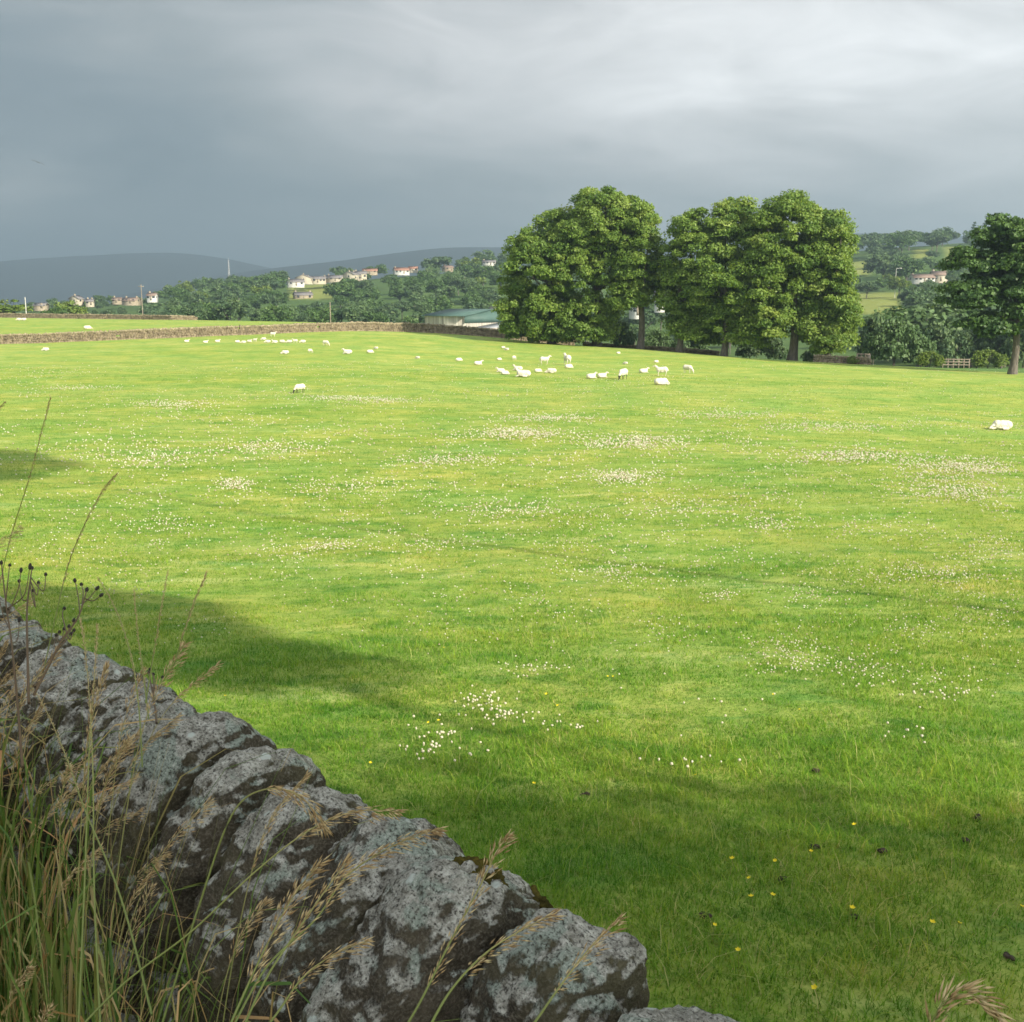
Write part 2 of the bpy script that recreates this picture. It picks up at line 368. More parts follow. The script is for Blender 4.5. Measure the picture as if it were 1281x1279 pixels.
def world():
    t = NT('World', 'world'); scene.world = t.m
    g = t.n('ShaderNodeTexCoord').outputs['Generated']
    sep = t.n('ShaderNodeSeparateXYZ', {0: g}); x, y, z = sep.outputs
    az = t.math('MULTIPLY', t.math('ARCTAN2', x, y), 57.2958)
    el = t.math('MULTIPLY', t.math('ARCSINE', z), 57.2958)
    zz = t.math('ADD', t.math('MAXIMUM', z, 0.0), .14)
    cl = t.n('ShaderNodeCombineXYZ', {0: t.math('DIVIDE', x, zz), 1: t.math('DIVIDE', y, zz), 2: 0.0}).outputs[0]
    ang = t.n('ShaderNodeCombineXYZ', {0: t.math('MULTIPLY', az, .035), 1: 0.3, 2: t.math('MULTIPLY', el, .10)}).outputs[0]
    w1 = t.noise(ang, 1.3, 4, .5, .35)
    w2 = t.noise(cl, .55, 5, .52, .3)
    azw = t.math('ADD', az, t.math('MULTIPLY', t.math('SUBTRACT', w1, .5), 16.0))
    elw = t.math('ADD', el, t.math('MULTIPLY', t.math('SUBTRACT', w1, .5), 7.0))
    def G(a0, e0, sa, se, amp):
        da = t.math('DIVIDE', t.math('SUBTRACT', azw, a0), sa); de = t.math('DIVIDE', t.math('SUBTRACT', elw, e0), se)
        r = t.math('ADD', t.math('MULTIPLY', da, da), t.math('MULTIPLY', de, de))
        return t.math('MULTIPLY', t.math('EXPONENT', t.math('MULTIPLY', r, -.5)), amp)
    base = t.n('ShaderNodeMapRange', {0: az, 1: -22.0, 2: 12.0, 3: .165, 4: .28}, interpolation_type='SMOOTHSTEP').outputs[0]
    B = base
    for a in ((18, 11.0, 9.5, 3.4, .29), (9, 8.3, 8, 2.0, .07), (-13, 12, 8, 2.2, .09), (-2, 10.5, 8, 3.5, .06), (-16, 4.5, 9, 2.8, -.025), (-25.5, 4.6, 1.8, .9, .07), (27, 3, 8, 2, .05), (-22, 17, 9, 3.0, -.03), (4, 5.0, 7, 1.4, -.035)):
        B = t.math('ADD', B, G(*a))
    B = t.math('MULTIPLY', B, t.n('ShaderNodeMapRange', {0: w2, 1: .3, 2: .7, 3: .80, 4: 1.20}).outputs[0])
    w3 = t.noise(t.scaled(ang, (1.0, 1.0, 1.3)), 2.6, 7, .6, .8)
    B = t.math('MULTIPLY', B, t.n('ShaderNodeMapRange', {0: w3, 1: .3, 2: .7, 3: .83, 4: 1.17}).outputs[0])
    rear = t.n('ShaderNodeMapRange', {0: y, 1: .25, 2: -.5, 3: 0.0, 4: 1.0}, interpolation_type='SMOOTHSTEP').outputs[0]
    up = t.n('ShaderNodeMapRange', {0: z, 1: .3, 2: .7, 3: 0.0, 4: .10}, interpolation_type='SMOOTHSTEP').outputs[0]
    B = t.math('ADD', t.math('ADD', B, t.math('MULTIPLY', rear, .62)), up)
    tint = t.ramp(t.n('ShaderNodeMapRange', {0: B, 1: .10, 2: .42}).outputs[0], [(0, (.74, .97, 1.13)), (.35, (.92, 1.0, 1.025)), (.75, (.99, 1.0, 1.005)), (1, (1, 1, 1))])
    cloud = t.n('ShaderNodeVectorMath', {0: tint, 'Scale': B}, operation='SCALE').outputs[0]
    sky = t.n('ShaderNodeTexSky', sky_type='NISHITA', sun_disc=False, sun_elevation=EL, sun_rotation=math.atan2(sun_dir.x, sun_dir.y), altitude=150.0, dust_density=1.5)
    skyv = t.n('ShaderNodeVectorMath', {0: sky.outputs[0], 'Scale': 1.0}, operation='SCALE').outputs[0]
    bg1 = t.n('ShaderNodeBackground', {'Color': skyv, 'Strength': .06})
    bg2 = t.n('ShaderNodeBackground', {'Color': cloud, 'Strength': 1.0})
    cover = t.n('ShaderNodeMapRange', {0: rear, 1: 0.0, 2: 1.0, 3: .96, 4: .6}).outputs[0]
    ms = t.n('ShaderNodeMixShader', {0: cover, 1: bg1.outputs[0], 2: bg2.outputs[0]})
    o = t.t.nodes.new('ShaderNodeOutputWorld'); t.t.links.new(ms.outputs[0], o.inputs[0])
world()
cd = bpy.data.cameras.new('camera'); cam = bpy.data.objects.new('camera', cd); COL.objects.link(cam)
cam.location = (0, 0, CAMZ); cam.rotation_euler = (math.radians(90) - P, 0, 0)
cd.sensor_width = 36; cd.sensor_fit = 'HORIZONTAL'; cd.lens = 36 * F / 1281; cd.clip_start = .05; cd.clip_end = 20000
scene.camera = cam
vs = scene.view_settings
vs.view_transform = 'Standard'; vs.look = 'None'; vs.exposure = 1.06; vs.gamma = 1.0
cy = scene.cycles
cy.max_bounces = 5; cy.diffuse_bounces = 3; cy.glossy_bounces = 2; cy.transmission_bounces = 3; cy.transparent_max_bounces = 6; cy.volume_bounces = 0
cy.use_adaptive_sampling = True; cy.adaptive_threshold = .02
cy.use_denoising = True
cy.sample_clamp_indirect = 4
cy.filter_width = 1.6 if hasattr(cy, 'filter_width') else 1.5

# ------------------------------------------------------------------ ground sheet
MEADOWS = [  # pixel rects (x0,y0,x1,y1) of open meadow on the far hillsides
 (1056, 369, 1128, 389), (361, 356, 418, 371), (1140, 315, 1160, 321), (1182, 312, 1206, 324), (1064, 330, 1086, 341)]
def build_ground():
    rows = np.concatenate([np.arange(-40, -2, 1.5), np.arange(-2, 12, .12), 12 * np.exp(np.arange(0, math.log(1500 / 12), .016)), [1700, 2300, 3200, 4500, 6500, 9000]])
    nc = 300
    a = np.linspace(-1, 1, nc)
    V = []
    for Yr in rows:
        W = 45 + 1.15 * max(Yr, 0); k = 4.0 if Yr < 12 else max(1.6, 4.0 - 1.1 * math.log(Yr / 12))
        X = np.sinh(k * a) / math.sinh(k) * W
        V.append(np.stack([X, np.full(nc, Yr), H(X, np.full(nc, Yr))], 1))
    V = np.concatenate(V); nr = len(rows)
    i = np.arange(nr - 1)[:, None] * nc + np.arange(nc - 1)[None, :]
    i = i.ravel()
    Fq = np.stack([i, i + 1, i + nc + 1, i + nc], 1)
    X, Y, Z = V.T
    px, py = project(X, np.maximum(Y, .1), Z)
    s = X / np.maximum(Y, 1)
    # far edge of the pasture by azimuth
    ex = [-400, 0, 240, 450, 620, 700, 800, 905, 990, 1100, 1281, 1700]
    ey = [262, 262, 250, 240, 200, 172, 158, 146, 139, 128, 116, 112]
    edge = np.interp(s * 1.012 * F + 640, ex, ey)
    hill = smooth01((Y - edge - 1) / 4)
    rough = hill * (1 - smooth01((Y - 175) / 10)) * (px > 800)
    mead = np.zeros(len(V))
    for x0, y0, x1, y1 in MEADOWS:
        m = smooth01((px - x0 + 1) / 3) * smooth01((x1 + 1 - px) / 3) * smooth01((py - y0 + 4) / 2) * smooth01((y1 + 5 - py) / 2)
        mead = np.maximum(mead, m * (Y > 350))
    verge = 1 - smooth01((WN[0] * X + WN[1] * Y - .8) / .3)
    zone = np.stack([hill, mead, verge], 1)
    me = make_mesh('ground', V, [Fq], M['ground'], {'zone': zone, 'rough_zone': rough}, smooth=True)
    tag(link('ground', me), kind='structure')
build_ground()

def build_far_hills():
    def ridge(name, pts, Y0, sig, seed, rough):
        xs = np.array([p[0] for p in pts], float); ys = np.array([p[1] for p in pts], float)
        cx = np.linspace(xs[0], xs[-1], 260)
        top = np.interp(cx, xs, ys); top = np.convolve(np.pad(top, 8, mode='edge'), np.ones(17) / 17, 'valid')
        V = []; nr = 40
        for j in range(nr):
            Yd = Y0 + (j / (nr - 1) * 2 - 1) * 2.4 * sig
            Xc = (cx - 640.5) / F / 1.012 * Y0
            hz = np.array([tan_of_row(t) for t in top]) * Y0 + CAMZ
            g = math.exp(-.5 * ((Yd - Y0) / sig) ** 2)
            z = -42 + (hz + 42) * g + rough * n2(Xc, np.full_like(Xc, Yd), .004, seed, 4) * g
            V.append(np.stack([Xc, np.full_like(Xc, Yd), z], 1))
        V = np.concatenate(V); nc = 260
        i = (np.arange(nr - 1)[:, None] * nc + np.arange(nc - 1)[None, :]).ravel()
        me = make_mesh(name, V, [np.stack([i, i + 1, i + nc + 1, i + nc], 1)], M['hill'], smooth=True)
        tag(link(name, me), kind='structure')
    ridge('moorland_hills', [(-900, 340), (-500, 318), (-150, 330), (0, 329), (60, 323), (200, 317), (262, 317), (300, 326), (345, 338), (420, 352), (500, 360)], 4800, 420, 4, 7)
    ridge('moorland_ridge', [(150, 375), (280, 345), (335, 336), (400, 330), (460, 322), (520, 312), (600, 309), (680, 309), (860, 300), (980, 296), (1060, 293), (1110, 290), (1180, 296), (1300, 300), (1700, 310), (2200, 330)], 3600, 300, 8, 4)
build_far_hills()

# ------------------------------------------------------------------ leaves, trunks
def leaf_cloud(centers, radii, per, size, rng, up=.25, flat=.75, fuzz=.55):
    """diamond leaves spread over the shells of flattened clumps"""
    n = len(centers)
    idx = np.repeat(np.arange(n), per)
    d = rng.normal(size=(len(idx), 3)); d /= np.linalg.norm(d, axis=1)[:, None]
    d[:, 2] = np.where(d[:, 2] < -.35, -d[:, 2], d[:, 2])
    rr = radii[idx] * (1 - fuzz * rng.random(len(idx)) ** 1.6)
    wob = 1 + .42 * vnoise(centers[idx] * .9 + d * 2.2, 41)
    p = centers[idx] + d * (rr * wob)[:, None] * np.array([1, 1, flat])
    nrm = d * .75 + rng.normal(size=d.shape) * .55 + np.array([0, 0, up]); nrm /= np.linalg.norm(nrm, axis=1)[:, None]
    a = np.cross(nrm, rng.normal(size=d.shape)); a /= np.linalg.norm(a, axis=1)[:, None] + 1e-9
    b = np.cross(nrm, a)
    s = size * (.6 + .8 * rng.random(len(idx)))
    a = a * s[:, None]; b = b * (s * .62)[:, None]
    V = np.stack([p - a, p + b - nrm * (s * .12)[:, None], p + a, p - b - nrm * (s * .12)[:, None]], 1).reshape(-1, 3)
    k = np.arange(len(idx)) * 4
    var = np.clip(rng.normal(.45, .2, n)[idx] + rng.normal(0, .16, len(idx)), 0, 1)
    return V, np.stack([k, k + 1, k + 2, k + 3], 1), np.repeat(var, 4)

def tube(pts, rads, seg=8):
    pts = np.asarray(pts, float); V = []
    for i, p in enumerate(pts):
        t = pts[min(i + 1, len(pts) - 1)] - pts[max(i - 1, 0)]; t /= np.linalg.norm(t) + 1e-9
        ref = np.array([0, 0, 1.0]) if abs(t[2]) < .9 else np.array([1.0, 0, 0])
        a = np.cross(t, ref); a /= np.linalg.norm(a); b = np.cross(t, a)
        an = np.arange(seg) / seg * 2 * math.pi
        V.append(p + (np.cos(an)[:, None] * a + np.sin(an)[:, None] * b) * rads[i])
    V = np.concatenate(V)
    Fq = []
    for i in range(len(pts) - 1):
        for k in range(seg):
            Fq.append((i * seg + k, i * seg + (k + 1) % seg, (i + 1) * seg + (k + 1) % seg, (i + 1) * seg + k))
    return V, np.array(Fq)
def join(parts):
    V, Q, off = [], [], 0
    for v, q in parts:
        V.append(v); Q.append(q + off); off += len(v)
    return np.concatenate(V), np.concatenate(Q)
def trunk_mesh(name, base, height, r, targets, rng, lean=(0, 0), fork_at=.45):
    parts = []
    base = np.asarray(base, float)
    n = 7
    fork = base + np.array([lean[0], lean[1], height * fork_at])
    pts = [base + np.array([0, 0, -.4])] + [base + (fork - base) * t + np.array([math.sin(t * 5) * r * .35, math.cos(t * 4) * r * .3, 0]) for t in np.linspace(0, 1, n)]
    rad = [r * 1.6] + [r * (1.35 if i == 0 else 1.0 - .35 * i / n) for i in range(n)]
    parts.append(tube(pts, rad, 10))
    for c in targets:
        c = np.asarray(c, float)
        st = base + (fork - base) * rng.uniform(.6 if fork_at < .6 else .93, 1.0)
        mid = (st + c) / 2 + np.array([rng.normal(0, .3), rng.normal(0, .3), abs(rng.normal(0, .5))]) + np.array([0, 0, .4])
        m1 = st * .75 + mid * .25 + np.array([0, 0, .15])
        L = np.linalg.norm(c - st)
        r0 = min(r * .5, .05 + L * .02)
        parts.append(tube([st, m1, mid, c], [r0, r0 * .85, r0 * .55, r0 * .18], 6))
    V, Q = join(parts)
    return make_mesh(name, V, [Q], M['bark'], smooth=True)

def crown_clumps(blobs, n, rng, cr, hollow=.55):
    """blobs: list of (cx,cy,cz,rx,ry,rz). Clump centres spread through them, most towards the outside."""
    vol = np.array([b[3] * b[4] * b[5] for b in blobs]) ** .75; cnt = np.maximum(4, (n * vol / vol.sum()).astype(int))
    C = []
    for b, m in zip(blobs, cnt):
        d = rng.normal(size=(m * 3, 3)); d /= np.linalg.norm(d, axis=1)[:, None]
        keep = d[:, 2] > -.75; d = d[keep][:m]
        rr = (hollow + (1 - hollow) * rng.random(len(d)) ** .6)
        lump = 1 + .10 * vnoise(d * 2.1 + b[0], 5)
        rad = np.array([max(b[3] - cr * .7, .3), max(b[4] - cr * .7, .3), max(b[5] - cr * .6, .3)])
        C.append(np.array(b[:3]) + d * (rr * lump)[:, None] * rad)
    C = np.concatenate(C)
    return C, cr * (.5 + 1.0 * rng.random(len(C)) ** 1.4)

def make_tree(name, label, cat, base, blobs, nclump, cr, per, leaf, mat, tr, seed, group=None, lean=(0, 0), up=.25, flat=.75, nlimb=14, hollow=.55, fork_at=.45):
    rng = np.random.default_rng(seed)
    base = np.asarray(base, float)
    root = empty(name, base)
    tag(root, label, cat, group)
    rel = [(b[0] - base[0], b[1] - base[1], b[2] - base[2], *b[3:]) for b in blobs]
    C, R = crown_clumps(rel, nclump, rng, cr, hollow)
    V, Q, var = leaf_cloud(C, R, per, leaf, rng, up, flat)
    link('crown', make_mesh('crown', V, [Q], M[mat], {'var': var}), root)
    top = max(b[2] + b[5] for b in rel)
    tg = C[rng.choice(len(C), min(nlimb, len(C)), replace=False)]
    link('trunk', trunk_mesh('trunk', (0, 0, 0), top, tr, tg, rng, lean, fork_at), root)
    return root

def px_blob(x, y, rx, ry, Y, depth=None):
    c = at_depth(x, y, Y); k = Y / F
    return (c[0], c[1], c[2], rx * k, (depth if depth else (rx + ry) * .5) * k, ry * k)

# the copse at the far side of the field: (label, base px, Y, crown ellipses in px, material)
COPSE = [
 ('low spreading tree hanging down to the grass at the left end of the copse', (690, 431), 152,
  [(672, 345, 52, 66), (652, 388, 34, 44), (700, 300, 42, 40), (694, 400, 48, 34), (664, 408, 44, 26), (692, 420, 40, 16)], 'leaf_copse', .5, 260),
 ('tallest broadleaf tree of the copse, its dome rising left of the gap', (746, 432), 150,
  [(755, 285, 54, 52), (716, 320, 44, 58), (770, 330, 46, 50), (736, 396, 42, 38), (800, 280, 26, 34), (742, 418, 38, 17)], 'leaf_copse', .55, 320),
 ('broadleaf tree with a bare curved trunk beside the gap in the copse', (801, 433), 147,
  [(796, 315, 36, 60), (815, 352, 30, 42), (784, 372, 30, 26)], 'leaf_copse', .45, 130),
 ('rounded tree just right of the gap in the copse', (850, 437), 143,
  [(868, 315, 42, 54), (852, 368, 36, 44), (882, 396, 34, 36), (850, 404, 22, 28), (870, 421, 34, 20)], 'leaf_copse', .4, 210),
 ('broadleaf tree over the slim grey trunk in the middle of the right copse', (906, 443), 140,
  [(918, 302, 44, 50), (902, 356, 44, 50), (934, 396, 38, 42), (900, 400, 26, 30), (938, 420, 34, 24)], 'leaf_copse', .4, 240),
 ('big domed tree above the pale trunk near the right end of the copse', (991, 450), 138,
  [(984, 300, 54, 56), (958, 350, 46, 50), (1010, 340, 46, 52), (962, 402, 34, 38), (1018, 398, 34, 36)], 'leaf_copse', .55, 330),
 ('drooping tree closing the right end of the copse, foliage down to the wall', (1034, 452), 137,
  [(1034, 312, 36, 50), (1038, 362, 36, 50), (1030, 410, 40, 38), (1052, 402, 24, 42), (1038, 430, 34, 22)], 'leaf_copse', .4, 220),
]
for i, (lab, (bx, by), Yd, bl, mat, tr, nc) in enumerate(COPSE):
    b = at_depth(bx, by, Yd); b[2] = H1(b[0], b[1])
    blobs = [px_blob(x, y, rx, ry, Yd + random.uniform(-1.5, 1.5)) for x, y, rx, ry in bl]
    make_tree('broadleaf_tree', lab, 'tree', b, blobs, int(nc * 1.5), 1.05, 290, .160, mat, tr, 100 + i, 'trees of the copse at the field edge')
# dark tree at the right edge of the frame
b = at_depth(1267, 467, 113); b[2] = H1(b[0], b[1])
make_tree('broadleaf_tree', 'dark tree on its own at the right edge, with a straight bare trunk', 'tree', b,
          [px_blob(x, y, rx, ry, 113) for x, y, rx, ry in [(1262, 305, 50, 36), (1218, 330, 40, 22), (1215, 372, 44, 28), (1268, 350, 60, 44), (1300, 330, 60, 56), (1228, 405, 34, 20), (1300, 390, 52, 38), (1248, 420, 30, 20)]],
          300, 1.05, 300, .20, 'leaf_dark', .38, 131, up=.35, flat=.6)

# ------------------------------------------------------------------ prototypes of the farther trees and bushes
def proto_tree(kind, seed, mat, R=4.6, Ht=10.5, n=46, cr=1.35, per=60, leaf=.36, squash=1.0, conifer=False):
    rng = np.random.default_rng(seed)
    if conifer:
        blobs = []
        for t in np.linspace(.28, .97, 7):
            r = R * (1.05 - t) * rng.uniform(.8, 1.2)
            blobs.append((rng.normal(0, .3), rng.normal(0, .3), Ht * t, r + .3, r + .3, Ht * .07))
        C, Rr = crown_clumps(blobs, n, rng, cr, .3)
    else:
        blobs = [(0, 0, Ht * .60, R, R, Ht * .40 * squash)]
        for k in range(4):
            an = rng.uniform(0, 6.28)
            blobs.append((math.cos(an) * R * .5, math.sin(an) * R * .5, Ht * rng.uniform(.42, .7), R * .55, R * .55, Ht * .26 * squash))
        C, Rr = crown_clumps(blobs, n, rng, cr, .6)
    V, Q, var = leaf_cloud(C, Rr, per, leaf, rng, .25, .8)
    crown = make_mesh('crown', V, [Q], M[mat], {'var': var})
    trunk = trunk_mesh('trunk', (0, 0, 0), Ht * .8, Ht * .022, C[:5], rng)
    return crown, trunk
PROT = {}
for mat in ('leaf_far', 'leaf_dark', 'leaf_pale', 'leaf_yellow'):
    PROT[mat] = [proto_tree('t', 300 + k + hash(mat) % 1 * 10 + 17 * len(mat), mat, squash=1 - .12 * k) for k in range(3)]
PROT['leaf_conifer'] = [proto_tree('c', 401 + k, 'leaf_conifer', R=2.6, Ht=13, n=44, cr=.8, per=50, leaf=.3, conifer=True) for k in range(2)]
BUSH = {}
for mat in ('leaf_far', 'leaf_pale', 'leaf_yellow', 'leaf_copse'):
    rng = np.random.default_rng(len(mat) * 7)
    C, Rr = crown_clumps([(0, 0, 1.1, 1.9, 1.7, 1.5), (1.1, .2, .8, 1.2, 1.2, 1.0), (-1.2, 0, .8, 1.1, 1.1, 1.0)], 34, rng, .55, .5)
    V, Q, var = leaf_cloud(C, Rr, 130, .12, rng, .25, .85)
    BUSH[mat] = (make_mesh('foliage', V, [Q], M[mat], {'var': var}), trunk_mesh('stem', (0, 0, 0), 1.6, .06, C[:6], rng))

def place_tree(name, label, pos, height, mat, seed, group, parts=True, width=1.0, cat='tree'):
    rng = random.Random(seed)
    cr, tk = rng.choice(PROT[mat]) if mat in PROT else (None, None)
    ht = 13.0 if mat == 'leaf_conifer' else 10.5
    s = height / ht
    root = empty(name, pos, rng.uniform(0, 6.28)); root.scale = (s * width, s * width, s)
    tag(root, label, cat, group)
    link('crown', cr, root); link('trunk', tk, root)
    return root
def place_bush(label, x, y, Yd, wpx, hpx, mat, seed, group=None, name='bush'):
    p = at_depth(x, y, Yd); p[2] = H1(p[0], p[1]) - .1
    root = empty(name, p, random.Random(seed).uniform(0, 6.28))
    root.scale = (wpx * Yd / F / 4.0, wpx * Yd / F / 4.0, hpx * Yd / F / 2.5)
    tag(root, label, 'bush', group)
    f, s = BUSH[mat]; link('foliage', f, root); link('stem', s, root)
    return root

# bushes and hedge plants along the field edge
BUSHES = [
 ('dark bush filling the gap under the copse left of the curved trunk', 776, 431, 158, 40, 36, 'leaf_far'),
 ('mid green bush behind the curved trunk, in the gap of the copse', 822, 434, 162, 42, 34, 'leaf_pale'),
 ('grey green bush between the gap and the slim grey trunk', 862, 440, 160, 46, 36, 'leaf_pale'),
 ('dark bush under the left end of the copse beside the barn', 652, 428, 160, 44, 34, 'leaf_far'),
 ('bush at the foot of the tallest tree in the copse', 712, 430, 160, 48, 34, 'leaf_far'),
 ('bush in the shade right of the slim grey trunk', 938, 446, 152, 50, 40, 'leaf_far'),
 ('low bush just left of the pale trunk in the copse', 968, 449, 150, 36, 30, 'leaf_far'),
 ('low bush under the drooping right end of the copse', 1024, 453, 150, 44, 26, 'leaf_far'),
 ('small bright shrub poking over the short stone wall', 1066, 456, 128, 22, 12, 'leaf_yellow'),
 ('broad pale willow bush right of the copse behind the short wall', 1118, 459, 140, 66, 62, 'leaf_pale'),
 ('smaller willow bush at the right side of the broad pale one', 1152, 460, 140, 44, 40, 'leaf_pale'),
 ('yellowish shrub left of the wooden rail fence', 1163, 461, 136, 34, 22, 'leaf_yellow'),
 ('olive bush behind the wooden rail fence', 1236, 456, 168, 46, 26, 'leaf_yellow'),
 ('dark bush behind the willow bushes', 1092, 458, 158, 50, 66, 'leaf_far'),
]
for i, (lab, x, y, Yd, w, h, mat) in enumerate(BUSHES):
    place_bush(lab, x, y, Yd, w, h, mat, i)
for i, (x, y, Yd, w, h, mat) in enumerate([(1170, 457, 176, 60, 54, 'leaf_far'), (1196, 455, 182, 56, 46, 'leaf_far'), (1222, 454, 186, 60, 50, 'leaf_pale'), (1252, 455, 180, 60, 50, 'leaf_far'), (1280, 457, 176, 56, 54, 'leaf_far'), (1206, 450, 205, 80, 66, 'leaf_far'), (1160, 450, 200, 70, 60, 'leaf_far'), (1262, 448, 205, 80, 66, 'leaf_far')]):
    place_bush('dark green bush of the thicket behind the wooden rail fence', x, y, Yd, w, h, mat, 60 + i, 'thicket behind the rail fence')

# ------------------------------------------------------------------ houses
def box(x0, y0, z0, x1, y1, z1):
    v = np.array([(x, y, z) for z in (z0, z1) for y in (y0, y1) for x in (x0, x1)], float)
    q = np.array([(0, 2, 3, 1), (4, 5, 7, 6), (0, 1, 5, 4), (2, 6, 7, 3), (0, 4, 6, 2), (1, 3, 7, 5)])
    return v, q
def house(label, x, y, Yd, wpx, eave, rise, depth, rot, wallm, roofm, name='house', chim=2, wins=4, cat='house', group=None, sink=1.2):
    """gabled house: ridge along its local x; base centre on the pixel"""
    p = at_depth(x, y + ((3.5 if x < 240 else 1.5) if Yd > 400 else 0), Yd); w = wpx * Yd / F
    if Yd > 400: eave *= .60; rise *= .62; w *= .88
    if x < 240: w *= .8; eave *= .8; rise *= .8
    root = empty(name, p, rot); tag(root, label, cat, group)
    hw, hd = w / 2, depth / 2
    V = np.array([(-hw, -hd, -sink), (hw, -hd, -sink), (hw, hd, -sink), (-hw, hd, -sink), (-hw, -hd, eave), (hw, -hd, eave), (hw, hd, eave), (-hw, hd, eave), (-hw, 0, eave + rise), (hw, 0, eave + rise)], float)
    me = make_mesh('wall', V, [np.array([(0, 1, 5, 4), (2, 3, 7, 6), (1, 2, 6, 5), (3, 0, 4, 7)]), np.array([(5, 6, 9), (7, 4, 8)])], M[wallm])
    link('wall', me, root)
    o = .35; t = .22; sl = rise / hd
    R = []
    for sgn in (-1, 1):
        a = np.array([(-hw - o, sgn * (hd + o), eave - o * sl + .02), (hw + o, sgn * (hd + o), eave - o * sl + .02), (hw + o, 0, eave + rise + .02), (-hw - o, 0, eave + rise + .02)])
        b_ = a + np.array([0, 0, t]); R.append((np.concatenate([a, b_]), np.array([(0, 1, 2, 3), (4, 5, 6, 7), (0, 1, 5, 4), (1, 2, 6, 5), (2, 3, 7, 6), (3, 0, 4, 7)])))
    v, q = join(R); roof = link('roof', make_mesh('roof', v, [q], M[roofm]), root)
    for k in range(chim):
        cx = (-hw + .8) if k == 0 else ((hw - .8) if k == 1 else 0)
        a = box(cx - .4, -.35, eave + rise - .6, cx + .4, .35, eave + rise + .75)
        pots = [box(cx - .28, -.12, eave + rise + .75, cx - .06, .12, eave + rise + 1.0), box(cx + .06, -.12, eave + rise + .75, cx + .28, .12, eave + rise + 1.0)]
        v, q = join([a] + pots); link('chimney', make_mesh('chimney', v, [q], M['stone_wall']), roof)
    for k in range(wins):
        wx = -hw + w * (k + .5) / wins
        for wz in ([.9, 3.2] if eave > 4.2 else [.9]):
            if k == wins // 2 and wz < 1:
                v, q = box(wx - .45, -hd - .06, -.1, wx + .45, -hd + .02, 2.0); link('door', make_mesh('door', v, [q], M['timber']), root)
                continue
            v, q = box(wx - .6, -hd - .05, wz, wx + .6, -hd + .02, wz + 1.15); link('window', make_mesh('window', v, [q], M['window']), root)
    if wins:
        for sx in (-1, 1):
            v, q = box(sx * hw - .04, -.5, max(eave - 1.6, .9), sx * hw + .04, .5, max(eave - .4, 2)); link('window', make_mesh('window', v, [q], M['window']), root)
    return root
